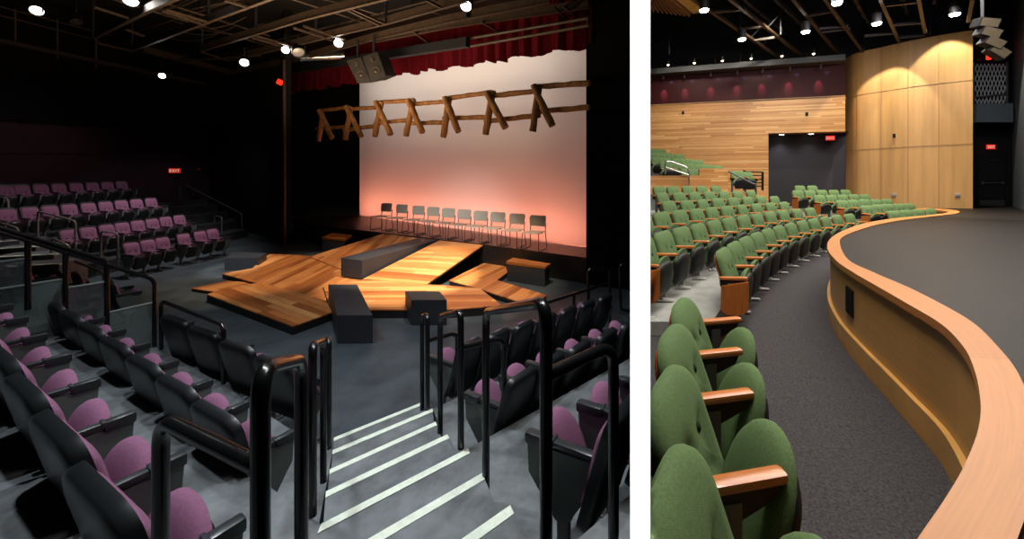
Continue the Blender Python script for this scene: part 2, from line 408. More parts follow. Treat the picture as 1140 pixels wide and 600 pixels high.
# floor and tiers
struct(lprism('floor_left', [(-21, -2), (plx(1.2), 1.2), (plx(22), 22), (-21, 22)], -.15, 0, SLATE), 'dark slate stage floor of the left hall')
stair_dirs = Vector((.651, .554)).normalized()
rowL = Vector((-.883, .469)); rowR = Vector((.74, .67))
NOSE = {1: ((371.7, 487.5), (467.5, 449.0), .17), 2: ((370.3, 501.4), (481.6, 455.0), .34), 3: ((367.0, 523.0), (485.0, 469.7), .51),
        4: ((362.7, 547.6), (498.0, 483.8), .68), 5: ((357.6, 583.8), (521.3, 499.4), .85), 6: (None, (536.9, 527.0), 1.02), 7: (None, (568.0, 563.0), 1.19)}
LN, RN = {}, {}
for k_, (a, b, h) in NOSE.items():
    RN[k_] = Vector(lp(*b, h))
    if a: LN[k_] = Vector(lp(*a, h))
# noses six and seven run on below the frame
for k_, px_ in ((6, (410.8, 600)), (7, (515, 600))):
    h = NOSE[k_][2]; d = (Vector(lp(*px_, h))-RN[k_]).normalized(); LN[k_] = RN[k_]+d*1.02
stepd = (LN[2]-LN[5])/3*-1     # towards the camera per step
LN[8] = LN[7]+(LN[7]-LN[6]); RN[8] = RN[7]+(RN[7]-RN[6])
# tier edges
TA_L = [Vector(lp(172, 386, .34)), Vector(lp(248, 428, .34)), Vector(lp(322, 477, .34)), LN[2]]
TB_L = [Vector(lp(76, 368, .85)), Vector(lp(181, 450, .85)), Vector(lp(294, 537.4, .85)), LN[5]]
tcl0, tcl1 = Vector((-3.49, 2.415)), Vector((-2.08, 1.68)); dC = (tcl1-tcl0).normalized()
TC_L = [tcl0-dC*3.0, tcl0, tcl1, tcl1+dC*1.15]
TA_L0 = Vector(lp(172, 386, .34)); TB_L0 = Vector(lp(76, 368, .85))
fence_d = (TB_L0-TA_L0)
def tier(name, front, back, h, h0, lab):
    pts = [tuple(p) for p in front]+[tuple(p) for p in back[::-1]]
    o = lprism(name, pts, h0, h, TIERM); return struct(o, lab)
tier('floor_tier_lower_left', TA_L, [TB_L[0]+Vector((-.1, -.14)), TB_L[1]+Vector((-.1, -.14)), TB_L[2]+Vector((-.1, -.14)), TB_L[3]+Vector((-.06, -.1))], .34, .0, 'lower seating tier left of the aisle stairs')
tier('floor_tier_middle_left', TB_L, [TC_L[0]+Vector((-.1, -.2)), TC_L[1]+Vector((-.1, -.2)), TC_L[2]+Vector((-.1, -.2)), Vector((-.95, 1.0))], .85, .0, 'middle seating tier left of the aisle stairs')
tier('floor_tier_upper_left', TC_L, [Vector((-9, 1.5)), Vector((-6, -2)), Vector((-1.2, -2)), Vector((-.75, .5))], 1.36, .0, 'upper slate tier at lower left')
eR = rowR.normalized()
def redge(p, n=4.0): return p+eR*n
tier('floor_tier_lower_right', [RN[2], Vector((plx(6.9)-.02, 6.35))], [RN[5]+Vector((.1, -.05)), Vector((plx(5.0)-.02, 4.7))], .34, .0, 'lower seating tier right of the aisle stairs')
tcr0, tcr1 = Vector(lp(643, 600, 1.36)), Vector(lp(702, 550, 1.36))
tier('floor_tier_middle_right', [RN[5], Vector((plx(4.4)-.02, 4.22))], [tcr0-(tcr1-tcr0)*1.35+Vector((.06, -.06)), tcr1+Vector((.0, -.05))], .85, .0, 'middle seating tier right of the aisle stairs')
tier('floor_tier_upper_right', [tcr0-(tcr1-tcr0)*1.25, tcr1+(tcr1-tcr0)*.02], [RN[8]+Vector((.1, -.2)), Vector((plx(1.1)-.01, 1.0))], 1.36, .0, 'upper tier edge at lower right of the left hall')
# aisle steps
for k_ in range(1, 8):
    h = .17*k_; a, b, c, d = LN[k_], RN[k_], RN[k_+1], LN[k_+1]
    ov = (c-b)*.12
    bm = new(); pts = [a, b, c+ov, d+(d-a)*.12]
    prism(bm, pts, [0.001+SL*p[1] for p in pts], [h+SL*p[1]-(.002 if k_ in (2, 5) else 0) for p in pts])
    st = struct(obj('stair_step', bm, TIERM, None, False), 'slate aisle step, %s from the stage floor' % ORD[k_-1])
    bm = new(); q = (d-a)*.115; q2 = (c-b)*.115
    pts = [a, b, b+q2, a+q]
    prism(bm, pts, [h-.012+SL*p[1] for p in pts], [h+.004+SL*p[1] for p in pts])
    obj('nosing_strip', bm, STRIPE, st, False, label='rough white painted nosing strip')
# ------- seats near left
T_nl = seat_template(.70, .72, .66, .645, PURPLE, PBUT, PLASTIC, 'plastic', .93, cy=-.055)
dirn = lambda a: (math.cos(a), math.sin(a))
A = [(-5.81, 4.0), (-5.20, 3.68), (-4.53, 3.32), (-3.88, 2.98), (-3.25, 2.648), (-2.61, 2.297), (-1.99, 1.978), (-1.389, 1.626)]
A = [(-6.44, 4.34)] + A
seat_row(T_nl, A, .85, math.radians(64), odir=62, splay=-.07, lab='purple tip-up seat, %s from the aisle in the nearest left row', group='purple seats of the nearest left row', W=lw, rev=True, buttons=False)
M_ = [(-6.6, 5.24), (-5.97, 4.914), (-5.31, 4.574), (-4.65, 4.236), (-3.97, 3.874), (-3.31, 3.53), (-2.71, 3.21), (-2.08, 2.867)]
seat_row(T_nl, M_, .34, math.radians(64), odir=62, splay=-.07, lab='purple tip-up seat, %s from the aisle in the middle left row', group='purple seats of the middle left row', W=lw, rev=True, buttons=False)
FR = [(-5.54, 5.62), (-4.82, 5.265), (-4.09, 4.91), (-3.37, 4.55), (-2.70, 4.22)]
seat_row(T_nl, FR, .0, math.radians(67), odir=62, splay=-.07, lab='purple seat, %s from the aisle in the short front left row beside the stage', group='purple seats of the front left row', W=lw, rev=True, buttons=False)
# ------- seats right of the aisle
T_nr = seat_template(.42, .98, .66, .68, PURPLE, PBUT, PLASTIC, 'plastic', .92, .38, .035)
B0 = [(-1.742+.281*i, 4.624+.252*i) for i in range(8)]
hdR = math.radians(146)
seat_row(T_nr, B0, .0, hdR, 'purple seat, %s from the aisle in the front row right of the stairs', 'purple seats of the front right row', lw, splay=.08, buttons=False)
B1 = [(-.947, 3.338), (-.705, 3.61), (-.484, 3.857), (-.195, 4.105), (.079, 4.376), (.338, 4.606), (.60, 4.85)]
seat_row(T_nr, B1, .34, hdR, 'purple seat, %s from the aisle in the middle row right of the stairs', 'purple seats of the middle right row', lw, splay=.08, buttons=False)
B2 = [(-.265, 2.138), (.017, 2.409), (.300, 2.67)]
seat_row(T_nr, B2, .85, hdR, 'large purple seat right of the stairs, %s from the aisle in the nearest row', 'purple seats of the nearest right row', lw, splay=.12, buttons=False)
# ------- far left bank
T_bk = seat_template(.37, 1.0, .60, .60, PURPLE, PBUT, PLASTIC, 'plastic', .90)
def bank(tops, h, lab, grp, spacer=None):
    pts = []
    for u, v in tops:
        y = F*(2.12-h)/(v-VL); pts.append(((u-PX)/F*y, y))
    # smooth the row to a straight line in depth
    n = len(pts); ys = [p[1] for p in pts]; xs = [p[0] for p in pts]; my, mx = sum(ys)/n, sum(xs)/n
    s = sum((y-my)*(x-mx) for x, y in pts)/sum((y-my)**2 for y in ys)
    hd = math.radians(-12)
    for i, (u, v) in enumerate(tops):
        r = (u-PX)/F; y = (mx-s*my)/(r-s); x = r*y
        ox, oy = x+.26*math.cos(hd), y+.26*math.sin(hd)
        nx, ny = -math.sin(hd), math.cos(hd); hw = .185
        f = lambda sg: lw(ox+.25*math.cos(hd)+sg*hw*nx, oy+.25*math.sin(hd)+sg*hw*ny, h)
        place_seat(T_bk, lw(ox, oy, h), hd, [f(-1)]+([f(1)] if i == n-1 else []), lab % ORD[n-1-i], 'theatre seat', grp)
K1 = [(143.3, 269), (161.7, 265.4), (178, 262.6), (201.8, 259.3), (220.2, 256), (234.3, 253.9)]
K2 = [(73.3, 254.7), (95.3, 251.3), (116, 248.7), (133.4, 246.7), (150.9, 244.2), (167, 242), (182.3, 240.2), (197.5, 238.5)]
K3 = [(5, 232), (30.7, 229.3), (53.3, 227.7), (74.7, 226), (96, 224.7), (115.2, 223.3), (132.9, 221.9), (149.8, 220.8), (166, 219.5)]
K4 = [(4, 205.9), (22, 205), (43.3, 204), (63.3, 203.3), (82.7, 202.7), (100.7, 202), (117.3, 201.3), (133.3, 200.7)]
bank(K1, .0, 'purple seat facing the stage, %s from the far end of the floor-level left row', 'seats of the left bank, floor row')
bank(K2, .34, 'purple seat, %s from the far end of the left bank second row up', 'seats of the left bank, second row')
bank(K3, .85, 'purple seat, %s from the far end of the left bank third row up', 'seats of the left bank, third row')
bank(K4, 1.36, 'dim purple seat, %s from the far end of the left bank top row', 'seats of the left bank, top row')
# tiers of the bank
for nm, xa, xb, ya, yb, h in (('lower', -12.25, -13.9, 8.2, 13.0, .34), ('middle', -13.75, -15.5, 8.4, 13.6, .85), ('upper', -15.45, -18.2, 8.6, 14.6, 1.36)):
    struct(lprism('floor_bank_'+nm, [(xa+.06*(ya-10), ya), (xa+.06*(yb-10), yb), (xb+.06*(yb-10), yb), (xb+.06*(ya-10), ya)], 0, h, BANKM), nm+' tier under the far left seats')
# end stair of the bank and its low walls
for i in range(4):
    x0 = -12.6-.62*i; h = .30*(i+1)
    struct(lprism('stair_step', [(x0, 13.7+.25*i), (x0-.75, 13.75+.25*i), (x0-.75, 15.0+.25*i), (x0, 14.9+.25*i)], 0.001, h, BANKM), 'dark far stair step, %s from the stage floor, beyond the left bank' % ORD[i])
for i, (u0, u1, v0, v1, y) in enumerate(((191, 199, 207, 236, 16.6), (199, 228, 222, 250, 16.4), (228, 259, 243, 263, 16.0))):
    a, b = at(u0, v0, y+.2), at(u1, v0, y); zb = 0.0+SL*y
    bm = new(); prism(bm, [(a.x, a.y), (b.x, b.y), (b.x, b.y+.12), (a.x, a.y+.12)], zb, [a.z, a.z, a.z, a.z])
    struct(obj('wall_stair_left', bm, GREYW, None, False), 'low dark side wall of the far stair, %s from the left' % ORD[i])
# block between the fence and the bank
T_ml = seat_template(.60, .72, .66, .645, PURPLE, PBUT, PLASTIC, 'plastic', .95)
hd = math.radians(58)
for i, (u, v, y) in enumerate(((137, 341, 6.9), (100, 327, 7.3), (80, 320, 7.45), (43, 322, 6.6), (22, 312, 6.6))):
    p = at(u, v, y); h = .0 if i < 3 else .34
    x = p.x; f = lambda sg: lw(x+.18*math.cos(hd)+sg*.3*math.sin(hd), y+.18*math.sin(hd)-sg*.3*math.cos(hd), h)
    place_seat(T_ml, lw(x, y, h), hd, [f(1), f(-1)] if i == 0 else [f(1)], ['purple seat at the row end just beyond the glass guard panel', 'purple seat behind the glass guard, second from its row end', 'purple seat behind the glass guard, third from its row end', 'purple seat glimpsed through the left glass panel, nearer the stage', 'purple seat glimpsed through the left glass panel, further left'][i], 'theatre seat', 'seats beyond the glass guard', 0, False)
struct(lprism('floor_beyond_glass', [(-9.6, 5.2), (-8.4, 6.4), (-9.6, 7.0), (-11.2, 6.0)], 0, .33, TIERM), 'low tier beyond the glass guard')
# pale steps further left
for i, (u0, v0, u1, v1, y) in enumerate(((-20, 303, 66, 290, 7.6), (-20, 291, 60, 280, 8.1), (-20, 281, 40, 272, 8.6), (-20, 271, 22, 267, 9.1))):
    a, b = at(u0, v0, y-.25), at(u1, v1, y+.1); zt = (a.z+b.z)/2
    bm = new(); prism(bm, [(a.x, a.y), (b.x, b.y), (b.x-.12, b.y+.55), (a.x-.12, a.y+.55)], SL*y, zt)
    s_o = struct(obj('stair_step', bm, TIERM, None, False), 'far left aisle step, %s from the bottom' % ORD[i])
    bm = new(); prism(bm, [(a.x, a.y), (b.x, b.y), (b.x-.02, b.y+.1), (a.x-.02, a.y+.1)], zt-.02, zt+.004); obj('nosing_strip', bm, STRIPE, s_o, False)
# ------- walls
def lwall(name, x0, y0, x1, y1, h0, h1, m, th=.15, lab=None):
    a, b = Vector((x0, y0)), Vector((x1, y1)); d = (b-a).normalized(); n = Vector((-d.y, d.x))*th
    return struct(lprism(name, [a, b, b+n, a+n], h0, h1, m), lab)
lwall('wall_left', -18.75, -2, -16.95, 17.9, 0, 4.2, PLUM, .2, 'plum painted wall behind the far left seats')
lwall('wall_upper_left', -18.6, -2, -16.8, 17.9, 4.2, 9, BLK, .35, 'black upper wall over the left bank')
lwall('trim_ledge_left', -18.72, -2, -16.92, 17.9, 3.18, 3.26, PLUM, .1)
lwall('wall_rear_left', -16.95, 17.9, -10.9, 14.3, 0, 9, BLK, .15, 'black masking wall beside the stage opening')
lwall('wall_proscenium_left', -10.9, 14.3, -10.05, 13.35, 0, 9, BLK, .2, 'black proscenium return')
lwall('wall_backstage', -17, 20.5, plx(21)-.1, 20.8, 0, 9, BLK, .2, 'black backstage wall')
struct(lprism('ceiling_left', [(-20, -2), (plx(1.0)-.0, -2), (plx(1.0)-.0, 1.0), (plx(21), 21), (-20, 21)], 8.2, 8.4, CEIL), 'dark ceiling over the left hall')
sx0, sy0, sx1, sy1 = -9.03, 16.2, .36, 10.4
SD = Vector((sx1-sx0, sy1-sy0)).normalized(); SN = Vector((-SD.y, SD.x))*-1     # towards the audience
# right hand black flat
lwall('wall_masking_right', .30, 9.30, plx(8.9)-.03, 8.9, 0, 9, DRAPE, -.08, 'black masking flat right of the screen')
# brown pipe at the proscenium edge
p = Vector(lp(316.5, 274, 0)); bm = new(); tube(bm, [lw(p.x, p.y, 0), lw(p.x, p.y, 6.4)], .05, 10)
tag(obj('vertical_pipe', bm, RIGM), 'brown vertical pipe at the left edge of the stage opening', 'pipe')
# stage apron
lip = [lp(346, 250, .63), lp(396, 255.6, .63), lp(489, 266, .63), lp(537, 272, .63), lp(654.5, 287, .63)]
stg = lip+[(.55, 10.6), (2.0, 19.9), (-13, 19.9), (-11.2, 15.3)]
struct(lprism('floor_stage', stg, 0.001, .63, mat('black stage floor', (25, 22, 21), .4, var=.15, scale=3)), 'raised black upstage floor under the chairs')
# cyclorama
bm = new(); a, b = Vector((sx0, sy0)), Vector((sx1, sy1)); n2 = -SN*.02
zt = 7.4
vv = [[bm.verts.new(lw(*(a.lerp(b, i/40)+SN*.012*math.sin(i*1.7)), .64+(zt-.64)*j/12)) for j in range(13)] for i in range(41)]
for i in range(40):
    for j in range(12): bm.faces.new((vv[i][j], vv[i+1][j], vv[i+1][j+1], vv[i][j+1]))
tag(obj('cyclorama_screen', bm, SCREEN, None, True), 'tall pale backdrop cloth glowing pink at its foot', 'backdrop')
# backing walls for the lamps behind the cloth
def sp(s, off, h):  # s metres along the screen line, off towards the audience
    q = SA+SD*s+SN*off; return lw(q.x, q.y, h)
SLEN = (b-a).length; SA = a.copy()
# ------- valance
def scr_line(u, off):
    """point where a picture column meets the plane parallel to the screen"""
    r = (u-PX)/F; o = Vector((sx0, sy0))+SN*off
    # o + SD*s : x = r*y
    s = (r*o.y-o.x)/(SD.x-r*SD.y); q = o+SD*s; return q
def sv(u, v, off): q = scr_line(u, off); return Vector((q.x, q.y, ZC-(v-VH)/F*q.y))
bm = new(); q0, q1 = scr_line(316, 1.0), scr_line(660, 1.0); ln = (q1-q0).length; NX, NZ = 260, 5
edge_pts = [(316, 104), (350, 99.5), (400, 92), (429, 85.5), (508, 75), (603, 60.5), (660, 51.5)]
def vedge(u):
    for (u0, v0), (u1, v1) in zip(edge_pts, edge_pts[1:]):
        if u <= u1: return v0+(v1-v0)*(u-u0)/(u1-u0)
    return edge_pts[-1][1]
grid = []
for i in range(NX+1):
    s = ln*i/NX; q = q0+(q1-q0)*(i/NX); u = PX+F*q.x/q.y
    zb = ZC-(vedge(u)-VH)/F*q.y + .05*math.sin(s*5.1)+.025*math.sin(s*11+1)
    ztop = zb+1.35; rowv = []
    for j in range(NZ+1):
        t = j/NZ; amp = .09*(1-.55*t)
        off = amp*math.sin(s*13+1.3*math.sin(s*1.9))+.03*math.sin(s*29)
        rowv.append(bm.verts.new((q.x+SN.x*off, q.y+SN.y*off, zb+(ztop-zb)*t)))
    grid.append(rowv)
for i in range(NX):
    for j in range(NZ): bm.faces.new((grid[i][j], grid[i+1][j], grid[i+1][j+1], grid[i][j+1]))
bmesh.ops.solidify(bm, geom=bm.faces[:], thickness=.02)
tag(obj('stage_valance', bm, VELVET), 'gathered deep red velvet valance along the top of the backdrop', 'curtain')
# ------- hanging log fence
lf = thing('log_fence', 'rustic log fence of crossed posts hanging in front of the backdrop', 'fence', sv(500, 130, 1.8))
def zz(x, y): return 350+x/3.158, y/3.158
rails = [((20, 388), (125, 378)), ((128, 383), (215, 378)), ((230, 360), (350, 352)), ((350, 366), (460, 358)), ((460, 347), (618, 325)), ((620, 338), (780, 320)), ((775, 305), (966, 292)),
         ((8, 452), (112, 446)), ((105, 458), (215, 443)), ((213, 434), (330, 422)), ((325, 434), (460, 430)), ((455, 415), (605, 412)), ((600, 427), (790, 405)), ((780, 392), (966, 377))]
legs = [((18, 390), (62, 485)), ((30, 408), (14, 495)), ((112, 375), (165, 480)), ((128, 375), (108, 492)), ((215, 358), (268, 472)), ((237, 356), (212, 480)), ((330, 352), (380, 465)), ((348, 348), (322, 478)),
        ((458, 342), (506, 462)), ((475, 340), (453, 484)), ((605, 325), (672, 450)), ((627, 318), (602, 473)), ((770, 300), (836, 443)), ((790, 297), (768, 462))]
def log(name, p, q, r, off):
    p, q = sv(*zz(*p), off), sv(*zz(*q), off); bm = new(); n = 7
    pts = [p.lerp(q, i/n)+Vector((random.uniform(-.008, .008) for _ in range(3))) for i in range(n+1)]
    tube(bm, pts, r, 10, True, [r*random.uniform(.9, 1.08) for _ in pts])
    for v in bm.verts: v.co -= lf.location
    obj(name, bm, LOGM, lf)
for p, q in rails: log('rail', p, q, .065, 1.72)
for i, (p, q) in enumerate(legs): log('post', p, q, .085, 1.80 if i % 2 else 1.92)
# ------- speakers hung before the valance
def speaker(pts, y, label):
    c = [at(u, v, y) for u, v in pts]; ctr = sum(c, Vector())/4
    t = thing('loudspeaker', label, 'loudspeaker', ctr)
    bk = Vector((.12, .55, .05)); bm = new()
    fr = [bm.verts.new(q-ctr) for q in c]; ba = [bm.verts.new(q-ctr+bk+(ctr-q)*.25) for q in c]
    bm.faces.new(fr); bm.faces.new(ba[::-1])
    for i in range(4): bm.faces.new((fr[i], fr[(i+1) % 4], ba[(i+1) % 4], ba[i]))
    bmesh.ops.bevel(bm, geom=bm.edges[:], offset=.012, segments=2, affect='EDGES')
    obj('cabinet', bm, SPKM, t, False)
    ax, az = (c[1]-c[0]).normalized(), (c[3]-c[0]).normalized(); nn = az.cross(ax).normalized()
    if nn.y > 0: nn = -nn
    rot = Matrix((ax, -nn.cross(ax), nn)).transposed()
    for fz, rr in ((.25, .085), (.68, .15)):
        q = c[0].lerp(c[1], .5).lerp(c[3].lerp(c[2], .5), fz)-ctr
        bm = new(); lathe(bm, [(rr, 0), (rr, .012), (rr*.85, .014), (rr*.4, .003), (rr*.3, .012), (.005, .018)], 20, rot, q+nn*.002); obj('driver', bm, CONE, t)
    top = (c[0]+c[1])/2-ctr; bm = new()
    bar(bm, top+bk*.3, top+bk*.3+Vector((0, 0, .6)), .05, .05); obj('hanging_bracket', bm, RIGD, t, False)
speaker([(385, 67), (402, 63), (412.5, 90), (398, 93)], 11.2, 'left one of two dark loudspeakers hung before the valance')
speaker([(403, 63), (420, 57), (429.5, 84), (413, 91)], 11.0, 'right one of two dark loudspeakers hung before the valance')
# ------- plank decks
def deck(name, label, tops, th, plank, lean=None, parent=None):
    """tops: (u,v,h); plank: two picture points giving the board direction"""
    P = [L(u, v, h) for u, v, h in tops]; c0 = P[0]
    t = thing(name, label, 'stage platform', (c0.x, c0.y, c0.z-th))
    o = t.location
    bm = new(); vs = [bm.verts.new(q-o) for q in P]; bm.faces.new(vs)
    r = bmesh.ops.extrude_face_region(bm, geom=bm.faces[:]); 
    for v in [e for e in r['geom'] if isinstance(e, bmesh.types.BMVert)]: v.co.z -= .022
    h = tops[0][2]; d = (L(*plank[1], h)-L(*plank[0], h)); d.z = 0; d.normalize()
    face_uv(bm, d, Vector((-d.y, d.x, 0)))
    obj('plank_top', bm, DECKW, t, False)
    bm = new(); n = len(P); ctr = sum(P, Vector())/n
    up = [bm.verts.new(q+(ctr-q)*.004-o-Vector((0, 0, .022))) for q in P]
    lo = [bm.verts.new(Vector((q.x, q.y, max(q.z-th, .002+SL*q.y) if lean is None else q.z-th))+(ctr-q)*.006-o) for q in P]
    bm.faces.new(up); bm.faces.new(lo[::-1])
    for i in range(n): bm.faces.new((up[i], up[(i+1) % n], lo[(i+1) % n], lo[i]))
    obj('base', bm, DECKE, t, False, label='black deck edge')
    return t
H = .16
deck('plank_platform', 'low plank platform nearest the seats with thick black edge', [(230, 327.5, H), (326, 363, H), (369.5, 347.5, H), (364, 335, H), (290, 313.8, H), (247, 322.5, H)], H-.001, ((262, 322), (340, 350)))
deck('plank_platform', 'thin pointed plank sheet at the far left tip of the decking', [(213, 321, .07), (243, 325.4, .07), (288, 315, .07), (255, 312.6, .07)], .068, ((213, 321), (255, 313)))
deck('plank_platform', 'central left plank deck with boards running diagonally', [(247, 304.5, .13), (283, 314.3, .13), (290, 315.2, .13), (364, 336.5, .13), (363.6, 333.7, .13), (360, 320.5, .13), (404, 312.7, .13), (379, 290, .13), (335, 284, .13), (300, 282.5, .13), (281, 298.5, .13)], .128, ((300, 310), (352, 287)))
deck('plank_platform', 'front plank deck glowing brightest in front of the long bench', [(364, 331.5, H+.01), (370, 345.5, H+.01), (411, 344.5, H+.01), (497, 344.5, H+.01), (559, 340, H+.01), (533, 320, H+.01), (475, 316.5, H+.01), (404, 310.8, H+.01), (360, 318.5, H+.01)], H+.009, ((380, 332), (520, 331)))
deck('plank_platform', 'right plank deck reaching out towards the right hand bench', [(500, 312, .12), (532, 321, .12), (580, 336.5, .12), (600, 335, .12), (608.7, 328.5, .12), (553, 311.5, .12), (565, 303, .12), (563, 296.5, .12), (538.7, 292.5, .12)], .118, ((505, 313), (548, 294)))
deck('plank_ramp', 'left plank ramp sloping up to the stage behind the long bench', [(345, 285.5, .16), (379, 299, .16), (467, 265.2, .60), (427, 260, .60)], .06, ((360, 290), (430, 262)), True)
deck('plank_ramp', 'wide plank ramp right of the long bench sloping up to the stage', [(404, 310.5, .18), (475, 316.2, .18), (537.5, 272.8, .62), (489, 267.4, .62)], .06, ((404, 310), (475, 316)), True)
# ------- black rostrum boxes
def rost(label, base_uv, h0, h1, top=None, name='rostrum_box', m=None, mt=None, lid=.06, cat='stage box'):
    """base corners given by picture points of the top face"""
    pts = [lp(u, v, h1) for u, v in base_uv]; cx, cy = sum(p[0] for p in pts)/4, sum(p[1] for p in pts)/4
    if mt is None:
        bm = new(); prism(bm, pts, [h0+SL*p[1] for p in pts], [h1+SL*p[1] for p in pts])
        bmesh.ops.bevel(bm, geom=bm.edges[:], offset=.006, segments=2, affect='EDGES')
        return tag(obj(name, bm, m or BOXM, None, False), label, cat)
    z0 = h0+SL*cy; t = thing(name, label, cat, (cx, cy, z0))
    sh = [(cx+(p[0]-cx)*.95-cx, cy+(p[1]-cy)*.95-cy) for p in pts]
    bm = new(); prism(bm, sh, [h0+SL*(p[1]+cy)-z0 for p in sh], [h1-lid+SL*(p[1]+cy)-z0 for p in sh]); obj('box_body', bm, m or BOXM, t, False)
    q = [(p[0]-cx, p[1]-cy) for p in pts]
    bm = new(); prism(bm, q, [h1-lid+SL*(p[1]+cy)-z0 for p in q], [h1+SL*(p[1]+cy)-z0 for p in q]); d = (Vector(q[1])-Vector(q[0])).normalized()
    face_uv(bm, (d.x, d.y, 0), (-d.y, d.x, .7)); obj('wooden_top', bm, mt, t, False)
    return t
rost('grey box standing left of the decking near the left bank', [(250, 287.5), (288, 287), (297, 281.7), (260, 280)], 0.002, .33)
rost('long charcoal bench block running from decking to stage', [(379.5, 287), (403, 290), (489, 266.4), (467, 264.4)], .165, .605)
rost('charcoal block nearest the seats, narrow end towards the aisle', [(375.5, 351), (415, 351), (397.5, 316.5), (365.5, 316.5)], 0.002, .46)
rost('charcoal cube at the front edge of the bright deck', [(458, 334), (497.5, 334), (489.5, 324), (451, 324)], 0.002, .46)
rost('wooden topped bench far left by the stage riser', [(358, 264), (384, 266), (392, 261.5), (371, 258.8)], 0.002, .50, None, 'bench_box', None, BENCHW)
rost('wooden topped charcoal bench right of the ramps', [(563.5, 291), (607.5, 297), (613, 293.4), (571, 286.8)], 0.002, .48, None, 'bench_box', None, BENCHW)
# ------- ten metal chairs
def chair_meshes():
    T = {}
    def grab(k, bm, m):
        me = bpy.data.meshes.new(k); bmesh.ops.recalc_face_normals(bm, faces=bm.faces); bm.to_mesh(me); bm.free()
        for p in me.polygons: p.use_smooth = True
        me.materials.append(m); T[k] = me
    bm = pad(.50, .44, .012, (.06, .06), (.05, .05), .96, 4, .01); xf(bm, Matrix.Translation((0, .24, .455)) @ Matrix.Rotation(PI/2, 4, 'X')); grab('seat', bm, CHAIRM)
    bm = pad(.50, .29, .012, (.07, .07), (.05, .05), .96, 4, .01, (), .05); xf(bm, Matrix.Translation((0, -.22, .575)) @ Matrix.Rotation(.14, 4, 'X')); grab('backrest', bm, CHAIRM)
    for i, s in enumerate((-1, 1)):
        bm = new(); tube(bm, bend([(s*.235, .20, .45), (s*.25, .23, .012), (s*.25, -.25, .012), (s*.225, -.20, .45), (s*.225, -.235, .66)], .05, 4), .012, 8); grab('side_frame%d' % i, bm, DKTUBE)
    bm = new(); tube(bm, [(-.24, .0, .43), (.24, .0, .43)], .011, 8); grab('crossbar', bm, DKTUBE)
    return T
CT = chair_meshes()
tops = [(430.8, 226), (448, 227.3), (466.3, 228.5), (482.8, 229.5), (499.7, 231), (517.3, 232.5), (535.6, 233.8), (554.7, 235), (576, 236.5), (599, 237.8)]
c0, c1 = Vector((-6.75, 13.35)), Vector((-1.0, 10.35)); cd = c1-c0
for i, (u, v) in enumerate(tops):
    r = (u-PX)/F; s = (r*c0.y-c0.x)/(cd.x-r*cd.y); q = c0+cd*s; hd = math.radians(248)
    lab = 'grey metal stacking chair on the stage, %s from the left end of the row' % ORD[i]
    t = thing('stacking_chair', lab, 'chair', lw(q.x+.22*math.cos(hd), q.y+.22*math.sin(hd), .632), hd-PI/2, 'metal chairs along the backdrop')
    ch('seat', CT['seat'], t); ch('backrest', CT['backrest'], t); ch('side_frame', CT['side_frame0'], t); ch('side_frame', CT['side_frame1'], t); ch('crossbar', CT['crossbar'], t)
# ------- tube rails of the aisle
RT = .0235
def rail(label, runs, r=RT, m=STEELBLK, cat='handrail', name='handrail', rad=.10, names=None):
    """each run is a list of world points; the first point of the first run is the base"""
    o = Vector(runs[0][0]); t = thing(name, label, cat, o)
    for i, pts in enumerate(runs):
        bm = new(); tube(bm, [p-o for p in bend(pts, rad)], r, 14)
        obj((names[i] if names else ('rail_loop' if i == 0 else 'rail_post' if len(pts) == 2 else 'guard_rail')), bm, m, t)
    return t
def P(u, v, y): return at(u, v, y)
def down(p, h, W=lw): return Vector((p.x, p.y, W(p.x, p.y, h).z))
def ploop(a, b, ha, hb):  # upside-down U with feet at heights
    return [down(a, ha), a, b, down(b, hb)]
a = P(290, 411, 1.09); b = P(335.5, 400, 1.50)
rail('thick black stair rail loop nearest the camera, left of the steps', [ploop(a, b, 1.36, 1.0), [P(289, 520, 1.09), P(179, 466, 1.36), down(P(179, 466, 1.36), 1.36)]])
a = P(348, 384, 2.33); b = P(360, 379.5, 2.98)
rail('slim black stair rail loop, second on the left of the steps', [ploop(a, b, .85, .51)])
a = P(366, 378, 3.55); b = P(361.5, 377.5, 4.1)
rail('short far stair rail loop at the foot of the steps, left side', [ploop(a, b, .34, .0), [P(365, 449, 3.55), P(322, 397, 4.35), down(P(322, 397, 4.35), 0.34)]])
a = P(608, 336, 1.38); b = P(541, 347, 2.42)
rail('tall thick black stair rail loop nearest the camera, right of the steps', [ploop(a, b, 1.36, .93), [P(612, 416, 1.38), P(683, 383, 1.63), down(P(683, 383, 1.63), 1.36)]])
a = P(513, 347, 2.87); b = P(490, 352, 3.39)
rail('black stair rail loop, second on the right of the steps', [ploop(a, b, .85, .60), [P(514, 387, 2.87), P(561, 376, 3.12), down(P(561, 376, 3.12), .85)]])
a = P(476, 351, 4.1); b = P(470, 351, 4.36)
rail('slim far rail loop at the foot of the steps, right side', [ploop(a, b, .34, .17), [P(477, 379, 4.1), P(509, 370, 4.36), down(P(509, 370, 4.36), .34)]])
a = P(606, 338, 5.6); b = P(678, 315, 7.08); m1 = P(639, 327.5, 6.24)
rail('long low guard rail behind the right front row with looped end', [[down(P(655, 300, 6.65), .34), P(655, 299, 6.65), P(679, 299, 7.1), down(P(679, 299, 7.1), 0)], [a, b], [m1, down(m1, .34)]], .025, names=['end_loop', 'guard_rail', 'rail_post'])
rail('partial rail loop at the dark right edge of the left hall', [[P(712, 294, 7.7), P(690, 294, 7.4), P(691, 345, 7.4), P(712, 347, 7.7)]], .025)
rail('low rail behind the short front left row', [[down(P(179.5, 335, 5.4), .34), P(179.5, 335, 5.4), P(249, 362, 4.575), down(P(249, 362, 4.575), .34)]])
